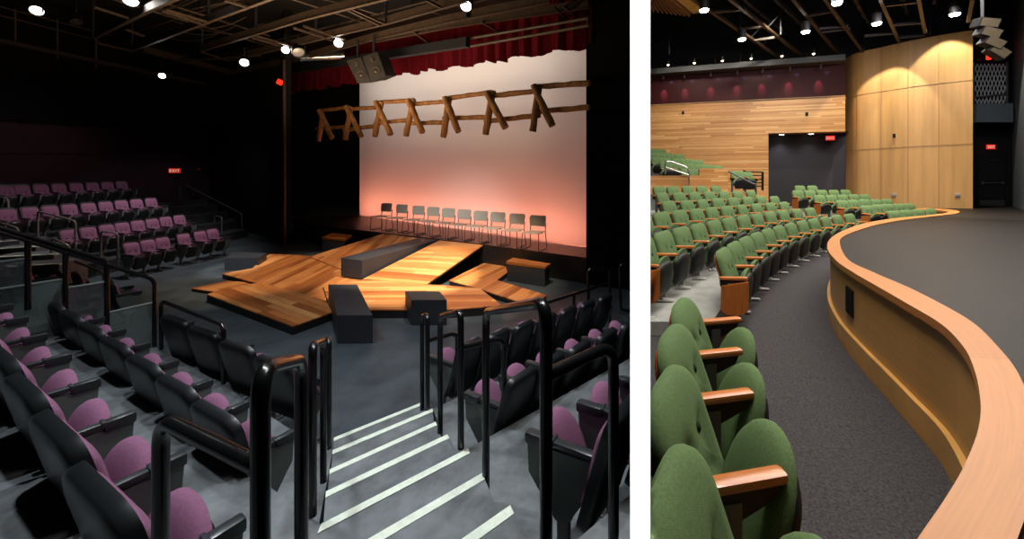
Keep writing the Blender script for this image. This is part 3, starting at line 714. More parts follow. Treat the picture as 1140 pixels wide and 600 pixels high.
# ------- glass fence at the left aisle
fx = lambda u: (lambda r: Vector((-6.38-.43*((-6.38-r*4.84)/(.43-.63*r)), 4.84-.63*((-6.38-r*4.84)/(.43-.63*r)))))((u-PX)/F)
fo = fx(73); fen = thing('glass_guard_fence', 'black double handrail with stepped glass panels running down the left aisle', 'guard rail', lw(fo.x, fo.y, .85))
def fpt(u, v): q = fx(u); return at(u, v, q.y)
def frun(name, pts, r=.024):
    bm = new(); tube(bm, [p-fen.location for p in bend(pts, .09)], r, 12); obj(name, bm, STEELBLK, fen)
frun('handrail', [fpt(-12, 255), fpt(172, 311), down(fpt(172, 311), .34)])
frun('upper_rail', [fpt(-12, 249.5), fpt(117, 290), fpt(119, 297)], .021)
for u, v, h in ((31, 268, 1.2), (73, 281, .85), (119, 296, .34)): frun('rail_post', [fpt(u, v), down(fpt(u, v), h)], .026)
for u0, u1, v0, v1, hb in ((-10, 30, 293, 287.6, 1.30), (-8, 72, 323, 310.6, .90), (75, 118, 320.6, 313.7, .88), (121, 170, 348, 337, .38)):
    p, q = fpt(u0, v0), fpt(u1, v1); bm = new(); o = fen.location
    dd = Vector((q.x-p.x, q.y-p.y)).normalized(); nn = Vector((-dd.y, dd.x, 0))*.012
    vs = [p, q, down(q, hb), down(p, hb)]
    A_ = [bm.verts.new(k-o) for k in vs]; B_ = [bm.verts.new(k-o+nn) for k in vs]
    bm.faces.new(A_); bm.faces.new(B_[::-1])
    for i in range(4): bm.faces.new((A_[i], A_[(i+1) % 4], B_[(i+1) % 4], B_[i]))
    gp = obj('glass_panel', bm, GLASS, fen, False)
    bm = new(); tube(bm, [p-o+nn/2, q-o+nn/2], .016, 8); obj('top_edge', bm, GEDGE, gp)
# ------- small rails within the left bank
for lab, pts, y in (('thin rail loop crossing the second row of the left bank', [(42, 266), (42, 235), (84, 246), (84, 277)], 9.7),
                    ('thin rail at the left frame edge by the third bank row', [(-6, 217), (9, 222), (10, 248)], 10.3),
                    ('low thin rail at the left frame edge above the glass fence', [(-6, 246), (20, 254), (21, 268)], 9.3),
                    ('thin rail loop at the near end of the floor-level bank row', [(112, 288), (112.5, 257), (131, 260), (131, 296)], 9.9),
                    ('short bent rail just behind the double handrail', [(57, 282), (58, 265), (77, 274), (77, 292)], 8.3),
                    ('short sloping rail beside the dark seats behind the glass', [(83.4, 291), (115, 303), (117, 330)], 7.6)):
    rail(lab, [[at(u, v, y) for u, v in pts]], .022, rad=.09, m=(MATS.get('dull rail metal') or mat('dull rail metal', (120, 114, 108), .35, metal=.2)))
rail('thin handrail descending beside the far left stair', [[at(195, 200, 17.2), at(269, 238, 15.6), at(270, 264, 15.6)]], .02, m=MATS['dull rail metal'])
rail('small rail loop by the far end of the left bank stair', [[at(238, 262, 14.6), at(239, 240, 14.6), at(247, 242, 14.3), at(247, 264, 14.3)]], .02, m=MATS['dull rail metal'])
# ------- exit sign
def exit_sign(label, p, w, h, rz, scale=1.):
    t = thing('exit_sign', label, 'sign', p, rz)
    bm = new(); box(bm, (0, 0, 0), (w, .05, h), None, .006); obj('sign_box', bm, EXITR if scale > 0 else EXITR2, t, False)
    S = h*.55; x = -w*.40; cw = w*.17; gp = w*.04; bm = new(); yb = -.028; st = S*.2
    def seg(x0, z0, x1, z1):
        bar(bm, (x0, yb, z0), (x1, yb, z1), .006, st)
    def E(x): seg(x, -S/2, x, S/2); [seg(x, z, x+cw, z) for z in (-S/2+st/2, 0, S/2-st/2)]
    def X(x): seg(x, -S/2, x+cw, S/2); seg(x, S/2, x+cw, -S/2)
    def I(x): seg(x+cw/2, -S/2, x+cw/2, S/2)
    def TT(x): seg(x, S/2-st/2, x+cw, S/2-st/2); seg(x+cw/2, -S/2, x+cw/2, S/2)
    E(x); X(x+cw+gp*1.5); I(x+2*(cw+gp*1.5)-gp*.5); TT(x+3*(cw+gp)); obj('lettering', bm, EXITW, t, False)
    return t
exit_sign('small lit EXIT sign on the dark wall above the left bank stair', at(194.5, 190, 16.2), .36, .20, math.radians(35))
bm = new(); lathe(bm, [(.07, 0), (.07, .05), (.04, .09), (.01, .1)], 12, Matrix.Rotation(PI/2, 3, 'X'), at(222, 189, 16.0)); tag(obj('alarm_light', bm, mat('dim red lens', (120, 18, 16), .4)), 'small dim red alarm light right of the left hall exit sign', 'alarm')
bm = new(); box(bm, at(311.5, 91.5, 13.25), (.17, .08, .17), Matrix.Rotation(.5, 3, 'Y'), .02); tag(obj('red_cue_light', bm, REDL), 'tiny orange red cue light at the left end of the valance', 'lamp')
# ------- rigging over the left hall
HC = 3.5
def lc(u, v, dz=0.): y = F*HC/(VL-v); return Vector(((u-PX)/F*y, y, ZC+HC+SL*y+dz))
rig = thing('rigging_grid', 'brown steel lighting grid hanging under the dark ceiling of the left hall', 'rigging', lc(300, 30))
beams = [((105, 43), (172, 10)), ((172, 10), (205, -4)), ((147, 57), (232, 25)), ((232, 25), (305, -2)), ((225, 57), (340, 22)), ((340, 22), (440, -3)),
         ((255, 68), (332, 50)), ((332, 50), (430, 27)), ((430, 27), (520, 2)), ((160, 58), (257, 83)), ((257, 83), (330, 68)), ((330, 68), (418, 44)), ((418, 44), (500, 25)), ((500, 25), (612, 3)), ((418, 47), (500, 31)), ((500, 31), (655, 9))]
cross = [((108, 48), (147, 57)), ((180, 12), (228, 28)), ((184, 11), (232, 25)), ((140, 33), (160, 40)), ((250, 0), (275, 8)), ((225, 58), (255, 68)), ((285, 40), (323, 51)), ((280, 42), (318, 53)), ((387, 11), (423, 28)), ((392, 10), (428, 26)),
         ((327, 31), (373, 46)), ((338, 29), (384, 44)), ((616, 8), (631, 21)), ((627, 7), (644, 20)), ((536, 24), (556, 36)), ((460, 35), (478, 48)), ((200, 68), (290, 62)), ((104, 8), (142, 20)), ((474, 0), (490, 8))]
for p, q in beams:
    bm = new(); a_, b_ = lc(*p)-rig.location, lc(*q)-rig.location; bar(bm, a_, b_, .07, .02); bar(bm, a_+Vector((0, 0, .11)), b_+Vector((0, 0, .11)), .02, .2); obj('beam', bm, RIGM, rig, False)
for p, q in cross:
    bm = new(); bar(bm, lc(*p)-rig.location, lc(*q)-rig.location, .06, .05); obj('crossbar', bm, RIGM, rig, False)
for u, v in ((103.5, 44), (178, 12), (232, 26), (225, 57), (285, 40), (430, 27), (459, 36), (147, 57), (352, 43), (520, 20)):
    bm = new(); p = lc(u, v)-rig.location; tube(bm, [p, p+Vector((0, 0, 1.6))], .035, 8); obj('hanger', bm, RIGD, rig)
for p, q, dz in (((120, 20), (330, 75), .5), ((60, -4), (300, 60), .6), ((230, -6), (420, 48), .5), ((330, -6), (520, 34), .6), ((200, 40), (470, -6), .7), ((240, 78), (560, 6), .55), ((150, 62), (400, -4), .8)):
    bm = new(); tube(bm, [lc(*p, dz)-rig.location, lc(*q, dz)-rig.location], .03, 8); obj('lighting_pipe', bm, RIGM, rig)
random.seed(21)
for i in range(16):
    u, v = random.uniform(120, 560), random.uniform(4, 60)
    if v > 85-abs(u-250)*.12: continue
    p = lc(u, v, .5); bm = new(); pts = [p+Vector((.55*k_, .12*math.sin(k_), -.22*math.sin(k_*PI/4)+.02*k_)) for k_ in range(5)]
    tube(bm, [q-rig.location for q in bend(pts, .3, 4)], .014, 6); obj('cable', bm, RIGM, rig)
bm = new(); p, q = sv(300, 82, 1.7), sv(521, 47, 1.7); bar(bm, p, q, .15, .26); tag(obj('border_batten', bm, RIGD, None, False), 'dark boxed batten hanging along the left part of the valance', 'batten')
rail('pair of thin pipes hanging before the right part of the valance', [[sv(521, 52, 1.6), sv(656, 28, 1.6)], [sv(521, 43, 1.6), sv(656, 20, 1.6)], [sv(655, 29, 1.6), sv(655, 19, 1.6)]], .04, RIGM, 'batten', 'pipe_batten', names=['pipe', 'pipe', 'end_bar'])
cw = lambda u, v: at(u, v, -16.75/((u-PX)/F))
rail('thin catwalk railing along the far left upper wall', [[cw(-20, 2), cw(125, 40)], [cw(-20, 12), cw(110, 45)]]+[[cw(u, v), cw(u, v+dv)] for u, v, dv in ((17, 10, 40), (64, 21, 44), (107, 35, 40))], .02, mat('catwalk rail', (84, 68, 54), .6), 'railing', 'catwalk_railing', names=['rail', 'rail', 'post', 'post', 'post'])
bm = new(); bar(bm, (-17.15, 6, 6.72), (-16.35, 17, 6.73), .3, .12); tag(obj('catwalk_ledge', bm, mat('ledge brown', (50, 42, 36), .8), None, False), 'brown catwalk ledge along the top of the plum wall', 'catwalk')
def spot_fixture(label, u, v, y, aim, lens, r=.10, ln=.32, grp=None):
    p = at(u, v, y); d = (Vector(aim)-p).normalized(); rot = d.to_track_quat('Z', 'Y').to_matrix()
    t = thing('stage_spotlight', label, 'stage light', p, 0, grp)
    bm = new(); lathe(bm, [(r*.7, -ln), (r*.9, -ln*.8), (r, -.05), (r*1.12, 0), (r*1.12, .05), (r*1.05, .05), (r, .0)], 18, rot); obj('housing', bm, RIGD, t)
    bm = new(); lathe(bm, [(r*.99, .008), (r*.7, .026), (.005, .034)], 18, rot); obj('lens', bm, lens, t)
    bm = new(); tube(bm, bend([(-r*1.3, 0, -.05), (-r*1.3, 0, .22), (r*1.3, 0, .22), (r*1.3, 0, -.05)], .04), .012, 8); tube(bm, [(0, 0, .22), (0, 0, .5)], .016, 8); obj('yoke', bm, RIGD, t)
    return t
tgt = Vector((-3.2, 7.6, .3))
spot_fixture('brightest stage light above the middle of the backdrop', 519, 6, 8.9, (-2.6, 3, 2), LEDW, .12)
spot_fixture('glaring stage light above the left speaker', 377, 48, 11.4, (-4, 3, 2), LEDW, .11)
spot_fixture('small bright stage light just above another over the speakers', 376.5, 44, 11.6, (-4, 3, 2), LEDB, .07)
spot_fixture('bright stage light hung left of the speakers', 318, 55.5, 12.0, (-4, 3, 2), LEDW, .10)
spot_fixture('pale lit stage light left of the valance end', 272, 69.5, 12.6, (-4, 4, 1), LEDB, .12)
spot_fixture('bright stage light cut by the top edge at upper left', 146, 0, 9.2, (-5, 2, 2), LEDW, .13)
spot_fixture('low hung small bright light over the far left corner', 180.5, 84, 13.4, (-6, 6, 0), LEDW, .09)
spot_fixture('dull square lit flood at the upper left corner', 41, 11.5, 9.5, (-6, 3, 1), LEDB, .11)
spot_fixture('unlit stage light pointing down at the upper left', 85, 24, 10.5, (-7, 8.0, 0), SPKG, .11, .5)
spot_fixture('silver unlit flood right of the bright lights', 332, 58, 11.8, (-3, 8, 0), PLATE, .16, .25)
# reflective duct pieces among the grid
for lab, p, q, y, r in (('silvery duct length behind the upper left grid', (170, 55), (215, 66), 14.2, .22), ('silvery duct length near the bright lights over the speakers', (335, 64), (385, 62), 13.4, .2)):
    bm = new(); a_, b_ = at(*p, y), at(*q, y+.4); n = 24
    tube(bm, [a_.lerp(b_, i/n) for i in range(n+1)], r, 16, True, [r*(1+.05*(i % 2)) for i in range(n+1)])
    tag(obj('flexible_duct', bm, CHROME), lab, 'duct')

# ================================================================== RIGHT HALL
bm = new()
def rprism(name, pts, h0, h1, m, smooth=False):
    bm = new(); prism(bm, pts, [rw(p[0], p[1], h0).z for p in pts], [rw(p[0], p[1], h1).z for p in pts]); return obj(name, bm, m, None, smooth)
struct(rprism('floor_right', [(prx(.8)+.002, .8), (6, -.5), (24, 8), (24, 21), (prx(21)+.01, 21)], -.2, 0, CARPET), 'charcoal carpet of the right hall')
# --- stage edge curves
HS = .83
cap_o = [(1021, 600), (1052, 555), (1074, 517), (1089, 478), (1091.6, 446), (1085, 412), (1072, 385), (1047, 360), (1012, 339), (983.5, 322.5), (952, 304.4), (931, 290), (921, 276), (925, 265), (940.8, 255.6), (964.5, 248), (996, 242.9), (1031, 239.6), (1050, 237.6), (1056, 235.8), (1050, 234.4), (1037, 233.4), (1018, 232.6)]
cap_i = [(1138, 585), (1155, 540), (1165, 505), (1158, 470), (1145, 440), (1131, 411), (1113, 388), (1086.5, 361.5), (1056, 342.5), (1012, 320), (972.5, 303), (944, 288.6), (935, 271), (939, 263), (958, 255.3), (980, 249.2), (1009, 244.2), (1050, 239.4), (1064, 237.6), (1068.4, 235.9), (1064, 233.9), (1050, 232.6), (1030, 231.7)]
def dense(pts, n=5):
    """Catmull-Rom through world points"""
    V = [Vector(p) for p in pts]; out = []
    for i in range(len(V)-1):
        p0, p1, p2, p3 = V[max(i-1, 0)], V[i], V[i+1], V[min(i+2, len(V)-1)]
        for k in range(n):
            t = k/n; out.append(.5*((2*p1)+(p2-p0)*t+(2*p0-5*p1+4*p2-p3)*t*t+(3*p1-p0-3*p2+p3)*t**3))
    out.append(V[-1]); return out
CO = [rp(u, v, HS) for u, v in cap_o]; CI = [rp(u, v, HS) for u, v in cap_i]
# run on towards the camera's right below the frame
CO = [(CO[0][0]-.30, CO[0][1]-.20)]+CO; CI = [(CI[0][0]-.31, CI[0][1]-.21)]+CI
CO, CI = dense(CO), dense(CI)
edge = thing('stage_edge', 'curving wooden stage front with pale maple cap along the carpet aisle', 'stage front', rw(CO[40].x, CO[40].y, 0))
eo = edge.location
def strip(name, A, B, hA0, hA1, m, uvmode, th=None):
    pass
bm = new(); n = len(CO); lay = bm.loops.layers.uv.verify(); s = 0; prev = None; V = []
for i in range(n):
    a, b = CO[i], CI[i]
    if prev is not None: s += ((a+b)/2-prev).length
    prev = (a+b)/2
    t_, b_ = .0, -.05
    V.append((bm.verts.new(rw(a.x, a.y, HS)-eo), bm.verts.new(rw(b.x, b.y, HS)-eo), bm.verts.new(rw(b.x, b.y, HS-.05)-eo), bm.verts.new(rw(a.x, a.y, HS-.055)-eo), s))
for i in range(n-1):
    for k in range(4):
        f = bm.faces.new((V[i][k], V[i+1][k], V[i+1][(k+1) % 4], V[i][(k+1) % 4]))
        for l, (ii, kk) in zip(f.loops, ((i, k), (i+1, k), (i+1, (k+1) % 4), (i, (k+1) % 4))):
            l[lay].uv = (V[ii][4], .1+(.3 if kk in (1, 2) else 0)+(.05 if kk > 1 else 0))
bm.faces.new(V[0][:4]); bm.faces.new(V[-1][:4][::-1])
obj('cap_rail', bm, CAPW, edge, True)
def inset(C, d):
    out = []
    for i, p in enumerate(C):
        t = (C[min(i+1, len(C)-1)]-C[max(i-1, 0)]).normalized(); out.append(p+Vector((t.y, -t.x))*d)
    return out
def wallstrip(name, C, h0, h1, th, m, label=None):
    bm = new(); lay = bm.loops.layers.uv.verify(); s = 0; D = inset(C, th); V = []
    for i, p in enumerate(C):
        if i: s += (p-C[i-1]).length
        q = D[i]; V.append((bm.verts.new(rw(p.x, p.y, h0)-eo), bm.verts.new(rw(p.x, p.y, h1)-eo), bm.verts.new(rw(q.x, q.y, h1)-eo), bm.verts.new(rw(q.x, q.y, h0)-eo), s))
    hh = (h0, h1, h1, h0)
    for i in range(len(C)-1):
        for k in range(4):
            f = bm.faces.new((V[i][k], V[i+1][k], V[i+1][(k+1) % 4], V[i][(k+1) % 4]))
            for l, (ii, kk) in zip(f.loops, ((i, k), (i+1, k), (i+1, (k+1) % 4), (i, (k+1) % 4))): l[lay].uv = (V[ii][4], hh[kk])
    bm.faces.new(V[0][:4]); bm.faces.new(V[-1][:4][::-1])
    return obj(name, bm, m, edge, True, label=label)
CPAN = inset(CO, .035)
wallstrip('front_panel', CPAN, .20, HS-.06, .04, PANW)
wallstrip('kick_board', inset(CO, .0), 0.002, .20, .06, KICK, 'paler kick board at the foot')
wallstrip('shadow_gap', inset(CO, .045), HS-.065, HS-.045, .02, BLK)
# speaker louvre in the front
lq = min(range(len(CPAN)), key=lambda i: abs(PX+F*CPAN[i].x/CPAN[i].y-947)+abs(CPAN[i].y-3.2)*30)
p0 = Vector((CPAN[lq].x, CPAN[lq].y)); tt = (CPAN[lq+1]-CPAN[lq-1]).normalized(); nn = Vector((-tt.y, tt.x))
bm = new(); box(bm, (0, 0, 0), (.20, .03, .26), None, .004)
for j in range(9): box(bm, (0, -.0155, -.105+j*.026), (.17, .006, .008))
vg = obj('vent_grille', bm, BLK, edge, False); vg.location = rw(p0.x, p0.y, .50)+Vector((nn.x*.004, nn.y*.004, 0))-eo; vg.rotation_euler = (0, 0, math.atan2(tt.y, tt.x)+PI)
# stage floor
ci = CI[:]; pts = [tuple(p) for p in ci]+[(ci[-1].x+.1, 15.0), (15.4, 14.9), (19.2, 17), (24, 17), (24, 5), (8, .2), (2, .3)]
struct(rprism('floor_stage_right', pts, HS-.06, HS-.02, STGF), 'dark stage floor of the right hall')
# --- tiers
ROW1 = [(1.978, 4.43), (2.317, 4.98), (2.71, 5.55), (3.116, 6.09), (3.6, 6.7), (4.06, 7.25), (4.6, 7.83), (5.18, 8.43), (5.77, 8.99), (6.38, 9.53), (7.12, 10.2), (7.77, 10.7), (8.5, 11.2)]
ROW2 = [(.962, 4.40), (1.328, 4.987), (1.734, 5.607), (2.15, 6.16), (2.636, 6.8), (3.134, 7.4), (3.645, 7.957), (4.21, 8.54), (4.83, 9.19), (5.41, 9.74), (6.13, 10.39), (6.895, 11.06), (7.6, 11.6)]
ROW3 = [(.95, 5.85), (1.26, 6.38), (1.68, 6.91), (2.15, 7.46), (2.67, 8.04), (3.19, 8.6), (3.75, 9.21), (4.34, 9.74), (5.1, 10.57), (5.75, 11.14), (6.5, 11.77), (7.24, 12.38)]
def tierR(name, C, h, lab, x1=None):
    C = [Vector(p) for p in C]
    far = [(prx(13.9)+.02, 13.9), (prx(C[0].y)+.02, C[0].y)]
    pts = [tuple(p) for p in C]+[(C[-1].x-.6, 13.9)]+far
    struct(rprism(name, pts, 0.001, h, CONC), lab)
sh = lambda C, dx, dy=0.: [(x+dx, y+dy) for x, y in C]
tierR('floor_tier_second', [(.86, 4.27), (1.51, 4.27), (1.89, 4.89)]+sh(ROW1[2:], -.40), .15, 'pale concrete tier under the second green row')
tierR('floor_tier_third', sh(ROW2, -.42), .30, 'concrete tier under the third green row')
tierR('floor_tier_fourth', sh(ROW3, -.42), .46, 'concrete tier under the fourth green row')
tierR('floor_tier_fifth', sh(ROW3[1:], -1.40, .1), .62, 'concrete tier under the fifth green row')
tierR('floor_tier_sixth', sh(ROW3[3:], -2.35, .15), .80, 'concrete tier under the sixth green row')
# --- green seats
T_rn = seat_template(.55, .80, .62, .69, GREEN, GBUT, SHELLB, 'oak', 1.04, .36, .12, cy=-.03, bx=.06, rt=(.36, .17), cyaw=.5)
T_rm = seat_template(.62, .72, .62, .655, GREEN, GBUT, SHELLB, 'oak', .95, .12)
RG = []
NEAR = [(.62, .84), (.745, 1.375), (.877, 1.915), (1.037, 2.41), (1.276, 2.98)]
RG += seat_row(T_rn, NEAR, 0, lambda i, a: math.radians(-30), 'large green seat at lower left, %s from the far end of the nearest row', 'green seats of the nearest row', rw, off=.30, splay=.72, odir=28, rev=True, end=('b', -.03))
hdr = lambda i, a: a-PI/2-math.radians(3)
RG += seat_row(T_rm, ROW1, 0, hdr, 'green seat, %s from the near end of the front row beside the aisle', 'green seats of the front row', rw, off=.21, splay=.55, odir=-4, end=('a', .04))
RG += seat_row(T_rm, ROW2, .15, hdr, 'green seat, %s from the near end of the second row', 'green seats of the second row', rw, off=.21, splay=.55, odir=-4, end=('a', .04))
RG += seat_row(T_rm, ROW3, .30, hdr, 'green seat, %s from the left of the third row from the aisle', 'green seats of the third row', rw, off=.21, splay=.55, odir=-4)
def line_row(tops, C, lab, grp):
    """seats whose back tops sit on picture points along plan curve C"""
    C = dense(C, 4)
    n = len(tops)
    for i, (u, v) in enumerate(tops):
        r = (u-PX)/F; best = None
        for p, q in zip(C, C[1:]):
            d = q-p; den = d.x-r*d.y
            if abs(den) < 1e-9: continue
            s = (r*p.y-p.x)/den
            if -.001 <= s <= 1.001: best = p+d*s, math.atan2(d.y, d.x)
        if not best: continue
        q, ang = best; h = hR(v, q.y)-.88; hd = ang-PI/2-math.radians(3)
        ox, oy = q.x+.24*math.cos(hd), q.y+.24*math.sin(hd)
        nx, ny = math.cos(ang), math.sin(ang); f = lambda sg: rw(ox+.19*math.cos(hd+.5)+sg*.33*nx, oy+.19*math.sin(hd+.5)+sg*.33*ny, h)
        RG.append(place_seat(T_rm, rw(ox, oy, h), hd, [f(1)]+([f(-1)] if i == 0 else []), lab % ORD[i], 'theatre seat', grp, .55))
R4 = [(741.8, 222.8), (762, 222.2), (779.3, 221), (796.5, 219.8), (813.8, 219.2), (829.5, 218.5), (845.3, 218), (860, 217.8)]
R5 = [(735, 213.8), (753.8, 213.5), (771, 213.2), (787.5, 212.8), (804, 212.5), (819, 212), (834, 211.7)]
R6 = [(732, 206.8), (747, 206.8), (763.5, 206.5), (779.3, 206.5), (795, 206.3), (810, 206)]
ext = lambda C: [(C[0][0]-1.2, C[0][1]-1.6)]+C+[(C[-1][0]+1.5, C[-1][1]+1.2)]
line_row(R4, ext(sh(ROW3, -1.45, .1)), 'green seat, %s from the left of the fourth row from the aisle', 'green seats of the fourth row')
line_row(R5, ext(sh(ROW3, -2.40, .2)), 'green seat, %s from the left of the fifth row from the aisle', 'green seats of the fifth row')
line_row(R6, ext(sh(ROW3, -3.35, .3)), 'green seat, %s from the left of the row under the wooden guard', 'green seats of the sixth row')
# right bank beyond the cross aisle
def bank_r(tops, y0, y1, lab, grp, hdeg=-100, endp=True):
    n = len(tops)
    for i, (u, v) in enumerate(tops):
        y = y0+(y1-y0)*(i/(n-1)); x = (u-PX)/F*y; h = max(0., hR(v, y)-.88); hd = math.radians(hdeg)
        ox, oy = x+.24*math.cos(hd), y+.24*math.sin(hd); nx, ny = -math.sin(hd), math.cos(hd)
        f = lambda sg: rw(ox+.19*math.cos(hd)+sg*.27*nx, oy+.19*math.sin(hd)+sg*.27*ny, h)
        RG.append(place_seat(T_rb, rw(ox, oy, h), hd, [f(1)]+([f(-1)] if i == 0 else []), lab % ORD[i], 'theatre seat', grp, 0., True, (1, .03) if (i == 0 and endp) else None))
T_rb = seat_template(.54, .72, .62, .62, GREEN, GBUT, SHELLB, 'oak', .97)
HB = -78
bank_r([(993, 234.2), (1006.7, 233.2), (1020, 232.6), (1033.7, 231.7)], 12.5, 13.6, 'green seat showing only its back, %s from left behind the stage edge tip', 'green seats behind the stage edge tip', HB, False)
bank_r([(963.2, 228.2), (975.2, 227.2), (986.4, 226.5), (999, 226.3), (1010.5, 225.9)], 13.0, 14.5, 'green seat, %s from left in the lowest stepped row of the far right bank', 'far right bank, lowest row', HB)
bank_r([(935.8, 222.6), (948.4, 222), (960.7, 221.4), (973.3, 221.4), (985.4, 221)], 13.7, 15.2, 'green seat, %s from left in the second row up, far right bank', 'far right bank, second row', HB)
bank_r([(910.6, 216.8), (923.7, 216.6), (936.2, 216.2), (948.8, 215.8), (960.7, 215.8)], 14.4, 15.8, 'green seat, %s from left in the third row up, far right bank', 'far right bank, third row', HB)
bank_r([(886.6, 211.4), (900, 211.4), (913.5, 211), (926.6, 211), (939.7, 210.8)], 15.0, 16.2, 'green seat, %s from left in the fourth row up, far right bank', 'far right bank, fourth row', HB)
bank_r([(889, 206.2), (902.8, 206.2)], 15.8, 16.1, 'green seat, %s from left in the topmost pair of the far right bank', 'far right bank, top row', HB, False)
# tiers under it
for i, (u0, u1, y0, y1, h) in enumerate(((958, 1016, 12.85, 14.4, .15), (930, 992, 13.55, 15.1, .30), (905, 967, 14.25, 15.7, .46), (880, 946, 14.85, 16.1, .64), (882, 910, 15.6, 16.0, .82))):
    x0, x1 = (u0-PX)/F*y0, (u1-PX)/F*y1
    struct(rprism('floor_far_tier', [(x0, y0-.35), (x1, y1-.35), (x1, y1+.45), (x0, y0+.45)], 0.001, h, CONC), 'far right bank tier, %s from the front' % ORD[i])
# upper left bank behind the guard
U = [([(764, 187.7), (774.8, 188)], 14.6, 14.7), ([(740.4, 180.4), (752, 180.9), (765, 182), (775.4, 182.4), (786.5, 183), (797.6, 184)], 15.4, 15.7), ([(730.5, 174.8), (741, 175.4), (754, 176), (765, 176.6), (776, 177.7)], 16.1, 16.4),
     ([(727, 169.6), (734, 169.6), (743.3, 170.4), (755, 171.3)], 16.8, 17.0), ([(727, 165.5), (735.5, 166)], 17.5, 17.6)]
UN = ['front', 'second', 'third', 'fourth', 'top']
for (tops_, y0, y1), nm in zip(U, UN):
    bank_r(tops_, y0, y1, 'small green seat, %s from left in the '+nm+' row of the upper bank', 'upper bank, %s row' % nm, -84, False)
    hh = hR(tops_[0][1], y0)-.88
    struct(rprism('floor_upper_tier', [(prx(y0)+.03, y0-.30), ((806-PX)/F*y1, y1-.30), ((806-PX)/F*y1, y1+.45), (prx(y0)+.03, y0+.45)], 0.001, hh-.001, CONC), nm+' tier of the upper bank')
bank_r([(819, 190), (830, 191)], 14.9, 15.0, 'green seat, %s from left of the pair beside the black fence', 'pair beside the black fence', -84, False)
# guard of wood in front of the upper bank
def rpoly(name, label, pts, y, th, m, cat, uvs=True, horiz=True):
    P_ = [at(u, v, y) for u, v in pts]; c = Vector((P_[0].x, y, P_[0].z)); bm = new()
    A_ = [bm.verts.new(p-c) for p in P_]; B_ = [bm.verts.new(p-c+Vector((0, th, 0))) for p in P_]; n = len(P_)
    bm.faces.new(A_); bm.faces.new(B_[::-1])
    for i in range(n): bm.faces.new((A_[i], A_[(i+1) % n], B_[(i+1) % n], B_[i]))
    face_uv(bm, (1, .2, 0), (0, .7, 1)); o = obj(name, bm, m, None, False, c); return tag(o, label, cat)
rpoly('wooden_guard', 'slatted wooden guard wall before the upper green seats', [(714, 195.5), (778.5, 195.5), (778.5, 187.5), (810.5, 187.5), (810.5, 216), (714, 216)], 13.7, .12, SLATW, 'guard wall')
rail('bright steel loop rail on the wooden guard before the upper seats', [[at(740.5, 194, 13.6), at(741, 178, 13.6), at(766.5, 186.5, 13.6), at(767.5, 206, 13.6)], [at(740.5, 186, 13.6), at(767, 195, 13.6)]], .03, STAIN, rad=.2, names=['rail_loop', 'mid_rail'])
rail('grey handrail descending right of the wooden guard', [[at(811, 190.5, 13.4), at(838, 204.5, 13.2), at(841.5, 205, 13.2), at(842, 216, 13.2)]], .025, GREYST, rad=.1)
t = thing('black_fence', 'black railing of thin horizontal bars before the slat wall', 'railing', at(828, 211, 15.6))
for u, v0 in ((828.5, 189.5), (849, 191)):
    bm = new(); bar(bm, at(u, 212, 15.6)-t.location, at(u, v0, 15.6)-t.location, .07, .07); obj('post', bm, BLK, t, False)
for v in (191, 195, 199, 203, 207):
    bm = new(); tube(bm, [at(829, v, 15.6)-t.location, at(848.5, v+.5, 15.6)-t.location], .024, 8); obj('bar', bm, BLK, t)
# --- slat wall with the dark opening
bx0, by0, bx1, by1 = 3.2, 19.45, 11.76, 16.8
WD = Vector((bx1-bx0, by1-by0)).normalized(); WN = Vector((WD.y, -WD.x))
def wl(u):
    r = (u-PX)/F; o = Vector((bx0, by0)); s = (r*o.y-o.x)/(WD.x-r*WD.y); return o+WD*s
ztop = ZC-(106-VH)/F*16.8; zbot = ZC-(146.3-VH)/F*16.8
jamb = wl(855.5); lft = wl(716); rgt = Vector((bx1, by1))
bm = new()
prism(bm, [lft, jamb, jamb-WN*.5, lft-WN*.5], .3, ztop)
prism(bm, [jamb, rgt, rgt-WN*.9+WD*.25, jamb-WN*.9], zbot, ztop)
face_uv(bm, (WD.x, WD.y, 0), (WN.x*.3, WN.y*.3, 1)); struct(obj('wall_slats', bm, SLATW, None, False), 'horizontal wooden slat wall across the back of the right hall')
a_, b_ = jamb-WN*1.5-WD*.6, rgt-WN*1.5+WD*1.4; bm = new(); prism(bm, [a_, b_, b_-WN*.15, a_-WN*.15], .3, zbot+.3); struct(obj('wall_recess', bm, RECESS, None, False), 'dark wall inside the opening under the slats')
bm = new(); prism(bm, [jamb-WN*.5, rgt-WN*.9+WD*.1, b_-WD*.6, a_], zbot+.02, zbot+.1); struct(obj('ceiling_recess', bm, BLK, None, False), 'dark soffit inside the opening')
bm = new(); prism(bm, [jamb-WN*.5-WD*.1, jamb-WN*.5, jamb-WN*1.6, jamb-WN*1.6-WD*.1], .3, zbot+.1); struct(obj('wall_recess_side', bm, SLATW, None, False), 'side of the opening under the slats')
for u, v in ((790, 127), (760, 126), (898, 127)):
    pass
for i, (u, v) in enumerate(((760.5, 125.5), (898, 127))):
    q = wl(u)+WN*.02; bm = new(); box(bm, (q.x, q.y, ZC-(v-VH)/F*q.y), (.10, .06, .16), Matrix.Rotation(math.atan2(WD.y, WD.x), 3, 'Z'), .01); tag(obj('wall_sensor', bm, BLK, None, False), 'small black box on the upper slat wall, %s' % ('left one' if i == 0 else 'right one'), 'wall box')
